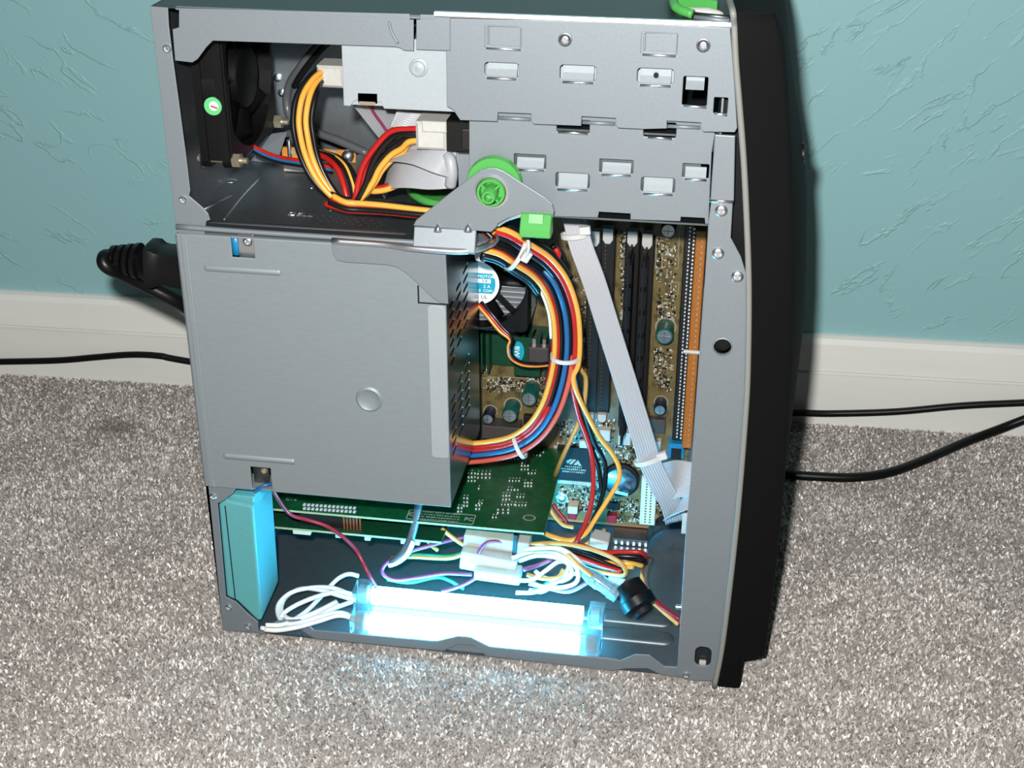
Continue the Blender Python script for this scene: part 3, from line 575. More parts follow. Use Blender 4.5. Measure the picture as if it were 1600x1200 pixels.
obj('web', MB().prism([(p.x, p.y) for p in [UZ(px, py, ZS+.003) for px, py in ((640, 296), (648, 306), (664, 315), (690, 320), (720, 320), (740, 300), (705, 286), (650, 286))]], ZS+.001, ZS+.003, 'z'), 'green_plastic', lv)

# ================================================================== rear case fan
FX0, FX1 = .008, .0235
b0 = UX(369, 245, .0255); b1 = UX(435, 195, .0255); FZ0 = (b0.z+b1.z)/2-.004; FY0 = b0.y-.004; FY1 = b1.y+.004; FZ1 = FZ0+(FY1-FY0)
fan = thing('case_fan', ((FX0+FX1)/2, .07, FZ0), 'black square case fan on the rear wall with round green sticker', 'fan')
fc = ((FY0+FY1)/2, (FZ0+FZ1)/2); R_ = (FY1-FY0)/2-.0025
def yz(mb, x0, x1):
    # plate built in (y, z), thickness along x
    mb.v = [(x0 if y < .5 else x1, x, z) for x, y, z in mb.v]; return mb
def fan_plate(x0, x1):
    mb = plate(rrxz(FY0, FY1, FZ0, FZ1, .004), [circ(fc, R_, 36)], 0, 1, .0001); return yz(mb, x0, x1)
obj('frame_flange', fan_plate(FX0, FX0+.0042), 'black_plastic', fan); obj('frame_flange', fan_plate(FX1-.0042, FX1), 'black_plastic', fan)
mb = MB(); n = 40; v = []
for x_ in (FX0+.003, FX1-.003):
    for r_ in (R_, R_+.0018):
        for i in range(n): q = 2*math.pi*i/n; v.append((x_, fc[0]+r_*math.cos(q), fc[1]+r_*math.sin(q)))
f = []
for i in range(n):
    j = (i+1) % n; f += [(i, j, 2*n+j, 2*n+i), (n+i, 3*n+i, 3*n+j, n+j), (i, n+i, n+j, j), (2*n+i, 2*n+j, 3*n+j, 3*n+i)]
obj('frame_barrel', MB().add(v, f), 'black_plastic', fan, smooth='auto')
obj('hub', MB().lathe((FX0+.004, *fc), (1, 0, 0), [(0, .0165), (.010, .0165), (.0112, .0150), (.0112, .002)], 28), 'black_plastic', fan, smooth='auto')
for k in range(7):
    q0 = 2*math.pi*k/7; v = []; f = []
    for i in range(5):
        r_ = .016+(R_-.018)*i/4
        for j in range(4):
            q = q0+(j/3-.5)*.72; x_ = FX0+.002+.011*j/3
            v.append((x_, fc[0]+r_*math.cos(q), fc[1]+r_*math.sin(q)))
    for i in range(4):
        for j in range(3): f.append((i*4+j, i*4+j+1, (i+1)*4+j+1, (i+1)*4+j))
    o_ = obj('fan_blade', MB().add(v, f), 'black_plastic', fan, smooth=True); so = o_.modifiers.new('thick', 'SOLIDIFY'); so.thickness = .0012
p = U(334, 165, FY0+.001); sk = obj('round_sticker', MB().cyl((p.x, FY0-.0004, p.z), (p.x, FY0+.0022, p.z), .0046, n=28), 'sticker_green', fan, label='round green sticker')
obj('sticker_centre', MB().cyl((p.x+.0006, FY0-.0006, p.z+.0002), (p.x+.0006, FY0, p.z+.0002), .0024, n=20), 'sticker', sk); obj('sticker_mark', MB().obox((p.x+.0007, FY0-.0007, p.z-.0003), (.0018, 0, -.0006), (0, .0001, 0), (.0001, 0, .0004)), 'red_ink', sk)
obj('frame_post', MB().box(p.x-.007, p.x+.007, FY0+.0015, FY0+.006, FZ0+.004, FZ1-.004), 'black_plastic', fan)
for yy, zz in ((FY0+.004, FZ0+.004), (FY1-.004, FZ0+.004), (FY0+.004, FZ1-.004)):
    bt = obj('bolt', MB().cyl((FX0-.003, yy, zz), (FX1+.008, yy, zz), .0017, n=12), 'brass', fan, smooth='auto')
    obj('hex_nut', MB().cyl((FX1+.0003, yy, zz), (FX1+.0045, yy, zz), .0038, n=6), 'brass', bt); obj('washer', MB().cyl((FX0-.001, yy, zz), (FX0-.0002, yy, zz), .0048, n=16), 'bright_steel', bt)
for k, (m_, dz) in enumerate((('w_red', 0), ('w_blue', 4), ('w_black', 8))):
    wire([(396, 228+dz, .060), (415, 238+dz, .058), (440, 246+dz, .055), (476, 252+dz, .050), (520, 262+dz, .056)], .0010, m_, fan, 'lead')
# stamped lettering and dimples on the shelf
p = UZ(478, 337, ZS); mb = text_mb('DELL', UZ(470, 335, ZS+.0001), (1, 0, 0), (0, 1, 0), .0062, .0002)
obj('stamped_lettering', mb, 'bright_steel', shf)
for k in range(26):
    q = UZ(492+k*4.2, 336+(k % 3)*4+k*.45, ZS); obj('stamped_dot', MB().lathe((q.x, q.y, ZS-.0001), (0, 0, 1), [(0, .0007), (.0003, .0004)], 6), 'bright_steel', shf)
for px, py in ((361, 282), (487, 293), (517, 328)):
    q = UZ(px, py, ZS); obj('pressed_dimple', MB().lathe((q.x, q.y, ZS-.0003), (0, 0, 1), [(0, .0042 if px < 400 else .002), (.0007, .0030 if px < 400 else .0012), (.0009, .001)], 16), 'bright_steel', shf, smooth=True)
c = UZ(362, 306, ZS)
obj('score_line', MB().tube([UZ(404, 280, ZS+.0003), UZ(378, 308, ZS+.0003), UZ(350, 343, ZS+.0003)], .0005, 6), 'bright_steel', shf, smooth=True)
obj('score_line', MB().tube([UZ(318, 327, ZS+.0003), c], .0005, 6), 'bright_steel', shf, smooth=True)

# ================================================================== drives
od = thing('optical_drive', (.19, .08, U(600, 170, .005).z), 'pale grey drive body showing behind the top rail', 'disc drive')
dp = XZ([(533, 60), (700, 62), (760, 66), (760, 178), (708, 175), (600, 170), (595, 160), (589, 158), (589, 147), (559, 146), (559, 156), (553, 158), (547, 166), (537, 165)], .0045)
sd = obj('side_cover', plate(dp, [], .0045, .0055, .0003), 'drive_steel', od)
zt = U(600, 62, .0045).z-.002; zb = U(620, 171, .0045).z
obj('body', MB().box(dp[0][0]+.001, U(1062, 140, .006).x, .0058, .144, zb+.001, zt), 'drive_steel', od)
p = U(654, 106, .0045); obj('pressed_boss', MB().lathe(p, (0, -1, 0), [(0, .0046), (.0005, .0040), (.0006, .0034), (.0001, .0028), (.0002, .0016), (.0005, .0006)], 20), 'drive_steel', sd, smooth='auto')
q = U(574, 151, .0065); obj('rear_clip', MB().box(q.x-.0045, q.x+.005, .0058, .0085, q.z-.003, q.z+.002), 'black_plastic', od); obj('clip_spring', MB().box(q.x-.004, q.x+.004, .0056, .0075, q.z-.0040, q.z-.0022), 'brass', od)
hd = thing('hard_drive', (.2, .05, U(740, 330, .01).z), 'drive in the lower cage with black rear connectors', 'hard drive')
zt2 = U(733, 192, .01).z; zb2 = U(733, 300, .01).z; hx = U(733, 240, .008).x
obj('body', MB().box(hx+.001, .262, .0080, .108, zb2, zt2-.004), 'dark_steel', hd)
obj('power_socket', MB().cbox(U(700, 210, .012).x, hx+.004, .008, .026, U(715, 236, .010).z, U(715, 188, .010).z, .0006), 'black_plastic', hd)
obj('pin_block', MB().box(U(722, 210, .007).x, hx+.002, .0062, .0085, U(715, 232, .008).z, U(715, 200, .008).z), 'slot', hd, bevel=.0004)
obj('end_plate', MB().box(U(718, 260, .012).x, hx+.004, .009, .020, U(720, 292, .010).z, U(720, 240, .010).z), 'steel', hd)

# ================================================================== motherboard
YM = .140
mbd = thing('motherboard', (.14, YM, .009), 'olive brown motherboard standing upright against the far side', 'motherboard')
pcb = obj('board', MB().box(.010, .2640, YM, YM+.0016, U(1000, 823, YM).z, .246), 'pcb_olive', mbd)
z0 = U(1000, 823, YM).z
obj('board_edge', MB().box(.17, .2638, YM-.0003, YM+.0018, z0-.0006, z0+.0012), 'copper', pcb)
def bq(px0, py0, px1, py1, y=YM):                 # x0, x1, z0, z1 of a pixel box at depth y
    a = U(px0, py0, y); b_ = U(px1, py1, y); return min(a.x, b_.x), max(a.x, b_.x), min(a.z, b_.z), max(a.z, b_.z)
def part(name, px0, py0, px1, py1, h, m_, parent=None, y=None, c=.0004, bevel=0):
    x0, x1, z0_, z1_ = bq(px0, py0, px1, py1, YM-h); return obj(name, MB().cbox(x0, x1, YM-h, YM+.0001, z0_, z1_, min(c, (x1-x0)*.3, (z1_-z0_)*.3)), m_, parent or mbd)
# memory sockets (long black, upright) with white latches
for k, (pt, pb) in enumerate((((930, 372), (925, 645)), ((951, 368), (945, 645)), ((989, 372), (978, 668)), ((1012, 376), (1000, 680)))):
    y_ = YM-.009; a = U(*pt, y_); b_ = U(*pb, y_); xc = a.x; hw = .0042
    s_ = obj('memory_socket', MB().cbox(xc-hw, xc+hw, y_, YM, b_.z, a.z, .0006), 'slot', mbd)
    obj('contact_groove', MB().box(xc-.0006, xc+.0006, y_-.0002, y_+.003, b_.z+.002, a.z-.002), 'slot', s_)
    mbp = MB()
    for i in range(42):
        zz = b_.z+.004+(a.z-b_.z-.008)*i/41; mbp.box(xc-.0018, xc-.0011, y_-.0002, y_+.0002, zz-.0005, zz+.0004)
    obj('contact_pins', mbp, 'pin_dull', s_, kind='stuff')
    for e_, zz in ((1, a.z), (-1, b_.z)):
        if e_ == 1 or k < 2:
            mb = MB(); mb.prism([(xc-.0027, zz-.004*e_*0), (xc+.0027, zz), (xc+.0027, zz+.0035*e_), (xc+.0014, zz+.0055*e_), (xc-.0014, zz+.0055*e_), (xc-.0027, zz+.0035*e_)] if e_ == -1 else
                           [(xc-.0014, zz-.0035), (xc+.0014, zz-.0035), (xc+.0030, zz-.001), (xc+.0030, zz+.006), (xc-.0030, zz+.006), (xc-.0030, zz-.001)], y_-(.005 if e_ == 1 else .003), y_+.002)
            obj('latch', mb, 'nylon', s_, bevel=.0004, label='white plastic latch')
# long connector at the board's front edge: black pin row and amber strip
pc0, pc1 = (1081, 352), (1056, 688); y_ = YM-.010
a = U(*pc0, y_); b_ = U(*pc1, y_); xs = a.x
ct = obj('edge_connector', MB().cbox(xs-.0038, xs+.0026, y_, YM, b_.z, a.z, .0005), 'slot', mbd)
mbp = MB()
for i in range(58):
    zz = b_.z+.002+(a.z-b_.z-.004)*i/57; mbp.box(xs+.0012, xs+.0022, y_-.0008, y_, zz-.0005, zz+.0005); mbp.box(xs-.0012, xs-.0004, y_-.0008, y_, zz+.0003, zz+.0012)
obj('contact_pins', mbp, 'solder', ct, kind='stuff')
obj('amber_strip', MB().cbox(xs+.0028, xs+.0088, y_-.006, YM, b_.z-.002, a.z-.001, .0006), 'amber', mbd, label='amber plastic connector strip')
mbp = MB()
for i in range(40):
    zz = b_.z+(a.z-b_.z-.004)*i/39; mbp.box(xs+.0062, xs+.0068, y_-.0063, y_-.006, zz, zz+.0012)
obj('strip_marks', mbp, 'silk', mbd, kind='stuff')
obj('white_spacer', MB().cyl(U(1068, 549, y_-.006), U(1094, 551, y_-.006), .0013, n=10), 'nylon', mbd, smooth='auto')
# capacitors
def capac(px, py, r, h, mbody, ):
    p = U(px, py, YM-h); c_ = obj('capacitor', MB().lathe((p.x, YM, p.z), (0, -1, 0), [(0, r*.96), (.001, r*.96), (.0014, r*1.02), (.0022, r), (h-.0006, r), (h, r*.9)], 20), mbody, mbd, smooth='auto')
    tp = obj('can_top', MB().lathe((p.x, YM-h+.0002, p.z), (0, -1, 0), [(0, r*.82), (.0003, r*.80), (.0004, r*.2)], 20), 'cap_top', c_, smooth='auto')
    obj('vent_groove', MB().box(p.x-r*.7, p.x+r*.7, YM-h-.0004, YM-h+.0001, p.z-.0002, p.z+.0002).box(p.x-.0002, p.x+.0002, YM-h-.0004, YM-h+.0001, p.z-r*.7, p.z+r*.7), 'dark_steel', c_)
    obj('base_ring', MB().lathe((p.x, YM+.0001, p.z), (0, -1, 0), [(0, r*1.06), (0, r*1.18), (.0002, r*1.18), (.0002, r*1.06)], 20, True), 'silk', c_)
for q in ((826, 624, .0050, .016, 'cap_green'), (796, 650, .0050, .014, 'cap_green'), (762, 655, .0038, .011, 'cap_dark'), (1038, 526, .0054, .014, 'cap_green'), (1031, 641, .0038, .011, 'cap_dark'), (1044, 361, .0044, .016, 'cap_dark')): capac(*q)
# chips
vc = part('chipset', 871, 697, 927, 754, .003, 'chip'); 
ctr = U(897, 722, YM-.0031)
def vlogo(pts):                                    # logo outline traced in its own small frame (x right, z up)
    return [(ctr.x+(a-696)/20*.00040, ctr.z-(b2-620)/20*.00040) for a, b2 in pts]
mbp = MB()
for pts in (((440, 590), (500, 560), (570, 515), (640, 520), (500, 685), (460, 660)), ((670, 520), (765, 525), (610, 715), (540, 695)), ((820, 535), (945, 735), (850, 735), (815, 680), (770, 722), (680, 712))):
    mbp.prism(vlogo(pts), YM-.0034, YM-.0030)
obj('logo', mbp, 'silk', vc, label='white VIA logo')
mbp = MB()
for r_, n_ in enumerate((9, 13, 12)):                # print too small to read: rows of short marks
    for i in range(n_):
        xx = ctr.x+(i-n_/2)*.00125; zz = ctr.z-.0036-.0019*r_; mbp.box(xx, xx+random.uniform(.0006, .0010), YM-.0033, YM-.0030, zz-random.uniform(.0003, .0006), zz+random.uniform(.0003, .0006))
obj('part_marking', mbp, 'silk', vc)
mbp = MB(); x0, x1, z0_, z1_ = bq(871, 697, 927, 754, YM)
for i in range(30):
    q = i/29; mbp.box(x0-.0022, x0, YM-.0006, YM-.0002, z0_+(z1_-z0_)*q, z0_+(z1_-z0_)*q+.0003).box(x1, x1+.0022, YM-.0006, YM-.0002, z0_+(z1_-z0_)*q, z0_+(z1_-z0_)*q+.0003)
    mbp.box(x0+(x1-x0)*q, x0+(x1-x0)*q+.0003, YM-.0006, YM-.0002, z0_-.0022, z0_).box(x0+(x1-x0)*q, x0+(x1-x0)*q+.0003, YM-.0006, YM-.0002, z1_, z1_+.0022)
obj('chip_pins', mbp, 'solder', vc, kind='stuff')
part('regulator', 1013, 655, 1039, 678, .005, 'chip2'); part('regulator', 818, 650, 838, 672, .004, 'chip'); part('power_choke', 752, 665, 812, 690, .012, 'chip2')
part('small_chip', 948, 785, 968, 798, .002, 'chip'); part('small_chip', 905, 700, 920, 690, .003, 'nylon')
# coin battery in its holder
p = U(970, 752, YM-.004); bt = obj('battery_holder', MB().lathe((p.x, YM, p.z), (0, -1, 0), [(0, .0118), (.0035, .0118), (.0040, .0112), (.0040, .0102), (.003, .0100)], 30), 'chip', mbd, smooth='auto')
obj('coin_cell', MB().lathe((p.x, YM-.0032, p.z), (0, -1, 0), [(0, .0100), (.0014, .0100), (.0018, .0092), (.0018, .0005)], 30), 'coin', bt, smooth='auto', label='shiny steel coin cell')
obj('holder_clip', MB().obox((p.x+.001, YM-.0056, p.z-.0078), (.0042, 0, -.0008), (0, .0003, 0), (.0002, 0, .0012)), 'bright_steel', bt)
# headers and sockets
ih = part('ribbon_header', 1003, 742, 1023, 822, .009, 'cream', c=.0006); x0, x1, z0_, z1_ = bq(1003, 742, 1023, 822, YM-.009); mbp = MB()
for i in range(17):
    zz = z0_+.0025+(z1_-z0_-.005)*i/16
    for xx in ((x0*.65+x1*.35), (x0*.35+x1*.65)): mbp.box(xx-.0005, xx+.0005, YM-.0094, YM-.0089, zz-.0004, zz+.0004)
obj('header_holes', mbp, 'pin_dull', ih, kind='stuff')
part('pin_header', 966, 676, 985, 697, .007, 'nylon'); part('pin_header', 936, 672, 953, 690, .006, 'nylon'); part('pin_header', 1024, 690, 1032, 705, .005, 'nylon')
bs = part('blue_socket', 1044, 693, 1068, 718, .010, 'blue_part'); x0, x1, z0_, z1_ = bq(1049, 700, 1064, 718, YM-.010); obj('socket_hole', MB().box(x0, x1, YM-.0103, YM-.009, z0_, z1_), 'slot', bs)
part('jumper', 885, 793, 903, 806, .006, 'chip2'); part('red_connector', 888, 800, 900, 812, .008, 'w_crimson'); part('red_connector', 948, 806, 963, 818, .006, 'w_crimson'); part('pale_connector', 887, 792, 902, 804, .009, 'cream')
p = U(878, 780, YM-.004); sc = obj('standoff_screw', MB().cyl((p.x, YM, p.z), (p.x, YM-.003, p.z), .0042, n=6), 'bright_steel', mbd); obj('screw_head', MB().lathe((p.x, YM-.003, p.z), (0, -1, 0), [(0, .0028), (.001, .0026), (.0016, .0012)], 14), 'bright_steel', sc, smooth='auto')
# surface-mount parts and silk-screen
def smd(regions, name, m_, sz=(.0006, .0011), h=.0007, dens=1.0, par=None):
    mbp = MB()
    for px0, py0, px1, py1, n_ in regions:
        for i in range(int(n_*dens)):
            p_ = U(random.uniform(px0, px1), random.uniform(py0, py1), YM); a_ = random.uniform(*sz); b2 = random.uniform(*sz)*.6
            if random.random() < .5: a_, b2 = b2, a_
            mbp.box(p_.x-a_, p_.x+a_, YM-h*random.uniform(.5, 1.3), YM, p_.z-b2, p_.z+b2)
    return obj(name, mbp, m_, par or mbd, kind='stuff')
regs = [(970, 360, 980, 520, 60), (1026, 372, 1056, 500, 70), (1022, 545, 1050, 610, 45), (912, 510, 922, 575, 26), (872, 758, 945, 800, 90), (928, 700, 945, 800, 45), (955, 780, 1000, 815, 60), (1024, 760, 1060, 812, 45), (960, 695, 1000, 735, 50), (760, 590, 850, 612, 60), (870, 655, 960, 692, 60), (905, 400, 925, 500, 14), (835, 590, 850, 640, 20), (755, 535, 762, 580, 16)]
smd(regs, 'surface_parts', 'solder', (.0003, .0006), .0005, .8); smd(regs, 'surface_resistors', 'chip', (.0005, .0010), .0007, .8); smd(regs, 'silk_screen', 'silk', (.0004, .0013), .0001, .8); smd(regs, 'surface_capacitors', 'pin_dull', (.0005, .0010), .0008, .6)
mbp = MB()
for px0, py0, px1, py1 in ((762, 588, 783, 596), (786, 588, 826, 612), (752, 590, 782, 608), (1036, 342, 1060, 400), (1046, 400, 1060, 420), (1026, 370, 1034, 420), (1025, 545, 1035, 570), (1048, 440, 1060, 460)):
    x0, x1, z0_, z1_ = bq(px0, py0, px1, py1)
    for a_ in ((x0, x1, z0_, z0_+.0003), (x0, x1, z1_-.0003, z1_), (x0, x0+.0003, z0_, z1_), (x1-.0003, x1, z0_, z1_)): mbp.box(a_[0], a_[1], YM-.00015, YM, a_[2], a_[3])
for s_, px, py in (('R', 900, 437),):
    t_ = text_mb(s_, U(px, py, YM-.0001), (0, 0, 1), (-1, 0, 0), .0048, .0001); mbp.add(t_.v, t_.f)
obj('silk_outlines', mbp, 'silk', mbd, kind='stuff')
# ------------------------------------------------------------------ memory modules
for k, (pt, pb) in enumerate((((989, 372), (978, 668)), ((1012, 376), (1000, 680)))):
    a = U(*pt, YM-.009); b_ = U(*pb, YM-.009); xc = a.x
    mm = thing('memory_module', (xc, YM-.02, b_.z), ('dark memory module in the socket nearer the flat grey ribbon cable', 'dark memory module in the socket nearest the amber strip')[k], 'memory module', 'memory modules on the motherboard')
    obj('board', MB().box(xc-.0006, xc+.0006, YM-.036, YM-.007, b_.z+.002, a.z-.002), 'chip', mm)
    for i in range(8):
        zz = b_.z+.006+(a.z-b_.z-.012)*(i+.5)/8
        for s_ in (1, -1): obj('memory_chip', MB().box(xc+.0006*s_, xc+.0017*s_, YM-.033, YM-.014, zz-.0058, zz+.0058), 'chip', mm)

# ------------------------------------------------------------------ processor cooler
CX = U(745, 440, .093); cy_, cz_ = .093, CX.z; cx_ = CX.x
cpu = thing('processor_cooler', (cx_, .12, cz_-.035), 'black processor fan with round blue label over a finned heatsink', 'cooler')
mb = plate(rrxz(cx_-.030, cx_+.030, cz_-.030, cz_+.030, .004), [circ((cx_, cz_), .0285, 36)], cy_-.001, cy_+.010, .0006); obj('fan_frame', mb, 'black_plastic', cpu)
for k in range(4):
    q = math.pi/4+k*math.pi/2; obj('frame_strut', MB().obox((cx_+.022*math.cos(q), cy_+.007, cz_+.022*math.sin(q)), (.0085*math.cos(q), 0, .0085*math.sin(q)), (0, .001, 0), (-.0016*math.sin(q), 0, .0016*math.cos(q))), 'black_plastic', cpu)
hb = obj('fan_hub', MB().lathe((cx_, cy_+.010, cz_), (0, -1, 0), [(0, .0142), (.011, .0142), (.0118, .0136), (.0118, .001)], 32), 'black_plastic', cpu, smooth='auto')
lb = obj('label', MB().cyl((cx_, cy_-.0019, cz_), (cx_, cy_-.0016, cz_), .0134, n=40), 'sticker', hb, label='round white and blue printed label')
x_ = .0128; mb = MB(); pts = []
for i in range(9):
    zz = -.0062+.0124*i/8; pts.append((cx_+math.sqrt(.0112**2-zz**2), cz_+zz))
pts += [(2*cx_-a_, b2) for a_, b2 in pts[::-1]]
obj('blue_band', MB().prism(pts, cy_-.0021, cy_-.0019), 'sticker_blue', hb)
mb = MB()
for s_, dx, dz, sz in (('MOTOR', .0058, .0043, .0026), ('2 A', .0062, -.0018, .0028), ('0 ? COM'.replace('?', ''), .0055, -.0045, .0024)):
    t_ = text_mb(s_, (cx_+dx, cy_-.0022, cz_+dz), (1, 0, 0), (0, 0, 1), sz, .0001); mb.add(t_.v, t_.f)
mb.box(cx_+.001, cx_+.0085, cy_-.0023, cy_-.0020, cz_+.0004, cz_+.0028)
obj('label_print', mb, 'sticker', hb)
mb = MB()
for s_, dx, dz, sz in (('3-B', .0050, .0016, .0024), ('UL', .0046, -.0084, .0032)):
    t_ = text_mb(s_, (cx_+dx, cy_-.0024, cz_+dz), (1, 0, 0), (0, 0, 1), sz, .0001); mb.add(t_.v, t_.f)
obj('label_ink', mb, 'ink', hb)
for k in range(5):
    q0 = 2*math.pi*k/5+.1; v = []; f = []
    for i in range(4):
        r_ = .0138+.0138*i/3
        for j in range(4): q = q0+(j/3-.5)*.30; v.append((cx_+r_*math.cos(q), cy_+.0005+.008*j/3, cz_+r_*math.sin(q)))
    for i in range(3):
        for j in range(3): f.append((i*4+j, i*4+j+1, (i+1)*4+j+1, (i+1)*4+j))
    o_ = obj('fan_blade', MB().add(v, f), 'black_plastic', cpu, smooth=True); so = o_.modifiers.new('thick', 'SOLIDIFY'); so.thickness = .0008
for i in range(19):
    zz = cz_-.029+.058*i/18; obj('heatsink_fin', MB().box(cx_-.029, cx_+.029, cy_+.0105, YM-.008, zz-.00055, zz+.00055), 'drive_steel', cpu)
obj('heatsink_base', MB().box(cx_-.029, cx_+.029, YM-.010, YM-.005, cz_-.030, cz_+.030), 'dark_steel', cpu)
obj('processor_socket', MB().box(cx_-.032, cx_+.026, YM-.005, YM, cz_-.034, cz_+.030), 'nylon', cpu)
cb = U(843, 549, .115); obj('retaining_clip', MB().cbox(cb.x-.0062, cb.x+.0062, .110, .116, cb.z-.0055, cb.z+.0045, .0008), 'chip2', cpu)
for dx in (-.003, .003): obj('clip_prong', MB().box(cb.x+dx-.001, cb.x+dx+.001, .113, .117, cb.z+.004, cb.z+.009), 'bright_steel', cpu)
for k, m_ in enumerate(('w_black', 'w_red', 'w_yellow')):
    o_ = k*2.6; wire([(752-o_, 472+o_*.8, .090), (768-o_, 490+o_, .086), (786-o_, 512+o_, .084), (799-o_*.4, 527+o_*.6, .083), (797-o_*.5, 542, .084), (800-o_*.5, 556+o_*.4, .086), (814, 566+o_*.6, .088), (838, 569+o_*.5, .092), (870, 566+o_*.5, .100), (900, 563+o_, .11), (917, 576+o_*.6, .13)], .0011, m_, cpu, 'fan_lead')
# lower voltage heatsink with upright fins and an oval sticker
hs = thing('chip_heatsink', U(795, 590, .125), 'dark green finned heatsink below the processor fan with oval teal sticker', 'heatsink')
x0, x1, z0_, z1_ = bq(722, 520, 862, 590, .122)
obj('base', MB().box(x0, x1, .134, YM-.0005, z0_, z1_), 'pcb_back', hs)
for i in range(15):
    xx = x0+(x1-x0)*i/14; 
    if not .30 < i/14 < .62: obj('fin', MB().box(xx-.0006, xx+.0006, .122, .134, z0_, z1_), 'pcb_back', hs)
obj('flat_land', MB().box(x0+(x1-x0)*.58, x0+(x1-x0)*.85, .1215, .134, z0_, z1_), 'pcb_back', hs)
p = U(810, 549, .121); e_ = [(p.x+.0036*math.cos(q), p.z+.0066*math.sin(q)) for q in [2*math.pi*i/24 for i in range(24)]]
stk = obj('oval_sticker', MB().prism(e_, .1208, .1214), 'sticker_blue', hs)
obj('sticker_print', text_mb('BW', (p.x-.0010, .1206, p.z), (0, 0, -1), (1, 0, 0), .0046, .0001), 'sticker', stk)
# ================================================================== expansion cards
ZC = .0625
c1 = thing('expansion_card', (.10, .09, ZC-.002), 'green circuit card lying level below the power supply with silver solder dots', 'circuit card')
n0 = UZ(850, 832, ZC); xr_ = n0.x; yn = n0.y
cbd = obj('board', MB().box(.004, xr_, yn, YM-.001, ZC-.0016, ZC), 'pcb_green', c1)
obj('board_edge', MB().box(.004, xr_+.0001, yn-.0002, yn+.0004, ZC-.0015, ZC-.0002), 'pcb_edge', cbd)
mbp = MB(); mbq = MB()
def pads(px, py, nx, ny, dx=5, dy=6):
    for i in range(nx):
        for j in range(ny):
            q = UZ(px+i*dx, py+j*dy, ZC); s_ = random.uniform(.0003, .0005); mbp.box(q.x-s_, q.x+s_, q.y-s_, q.y+s_, ZC, ZC+.0007)
            if random.random() < .7: q = UZ(px+i*dx+1, py+j*dy-5, ZC); mbq.box(q.x-.0004, q.x+.0004, q.y-.0007, q.y+.0007, ZC, ZC+.0001)
for a_ in ((732, 740, 3, 3, 5, 6), (747, 741, 4, 2, 6, 6), (799, 718, 3, 1), (816, 724, 2, 1), (815, 728, 3, 2), (834, 712, 3, 1), (826, 740, 3, 1), (796, 752, 4, 1), (820, 755, 3, 2, 5, 5), (794, 766, 4, 1), (786, 775, 3, 2), (808, 777, 3, 1), (725, 779, 2, 3), (748, 787, 2, 1), (744, 790, 2, 2), (716, 794, 2, 2), (784, 789, 5, 1), (806, 790, 4, 1), (778, 797, 3, 2, 8, 5), (770, 809, 2, 1), (748, 764, 1, 1), (849, 707, 1, 1), (754, 695, 1, 1)): pads(*a_)
for i in range(13): 
    for j in range(2): q = UZ(476+i*6.5, 789+j*6+i*.45, ZC); mbp.box(q.x-.0008, q.x+.0008, q.y-.0010, q.y+.0010, ZC, ZC+.0006)
obj('solder_dots', mbp, 'solder', c1, kind='stuff')
x0_, y0_ = UZ(653, 800, ZC), UZ(744, 815, ZC)
A_ = UZ(640, 796, ZC); B_ = UZ(744, 805, ZC); C2 = UZ(738, 820, ZC)
yb0, yb1 = C2.y, B_.y; xa, xb = A_.x, B_.x
for q in ((xa, xb, yb0, yb0+.0005), (xa, xb, yb1-.0005, yb1), (xb-.0005, xb, yb0, yb1), (xa, xa+.0005, yb0, yb1)): mbq.box(q[0], q[1], q[2], q[3], ZC, ZC+.0001)
for r_ in range(4):
    for i in range(16):
        xx = xa+.006+i*.0016+random.uniform(0, .0003); yy = yb0+.0012+(yb1-yb0-.0022)*r_/3.2
        if xx < xb-.006: mbq.box(xx, xx+random.uniform(.0006, .0013), yy, yy+.0007, ZC, ZC+.0001)
t_ = text_mb('CE', (xa+.0035, (yb0+yb1)/2, ZC+.0001), (1, 0, 0), (0, 1, 0), .0050, .0001); mbq.add(t_.v, t_.f)
t_ = text_mb('FC', (xb-.0035, (yb0+yb1)/2, ZC+.0001), (1, 0, 0), (0, 1, 0), .0046, .0001); mbq.add(t_.v, t_.f)
q = UZ(827, 809, ZC); 
for i in range(24):
    u_ = 2*math.pi*i/24; mbq.box(q.x+.0034*math.cos(u_)-.0004, q.x+.0034*math.cos(u_)+.0004, q.y+.0028*math.sin(u_)-.0003, q.y+.0028*math.sin(u_)+.0003, ZC, ZC+.0001)
t_ = text_mb('C16', UZ(455, 780, ZC+.0001), (1, 0, 0), (0, 1, 0), .0042, .0001); mbq.add(t_.v, t_.f)
obj('silk_screen', mbq, 'silk', c1, kind='stuff')
c2 = thing('expansion_card', (.09, .09, .040), 'narrower green circuit card directly beneath the level green card', 'circuit card')
Z2 = .0475; e2 = UZ(430, 822, Z2); e3 = UZ(690, 846, Z2)
cb2 = obj('board', MB().box(.004, e3.x, e3.y, YM-.002, Z2-.0016, Z2), 'pcb_back', c2)
obj('board_edge', MB().box(.004, e3.x, e3.y-.0002, e3.y+.0004, Z2-.0015, Z2-.0002), 'pcb_edge', cb2)
for i in range(18):
    q = UZ(478+i*5, 818+i*.5, Z2+.001); obj('connector_pin', MB().box(q.x-.0005, q.x+.0005, q.y, q.y+.0008, Z2, ZC-.004), 'copper', c2)
obj('pin_carrier', MB().box(UZ(474, 812, Z2).x, UZ(566, 812, Z2).x, e3.y+.004, e3.y+.012, Z2, ZC-.005), 'slot', c2)
for px, py, m_ in ((475, 824, 'cream'), (577, 834, 'nylon'), (632, 842, 'nylon'), (652, 845, 'nylon'), (532, 829, 'nylon')):
    q = UZ(px, py, Z2-.003); w_ = .0055 if m_ == 'cream' else .0018; obj('under_connector', MB().box(q.x-w_, q.x+w_, e3.y+.0005, e3.y+.006, Z2-.0048, Z2-.0016), m_, c2, bevel=.0004)
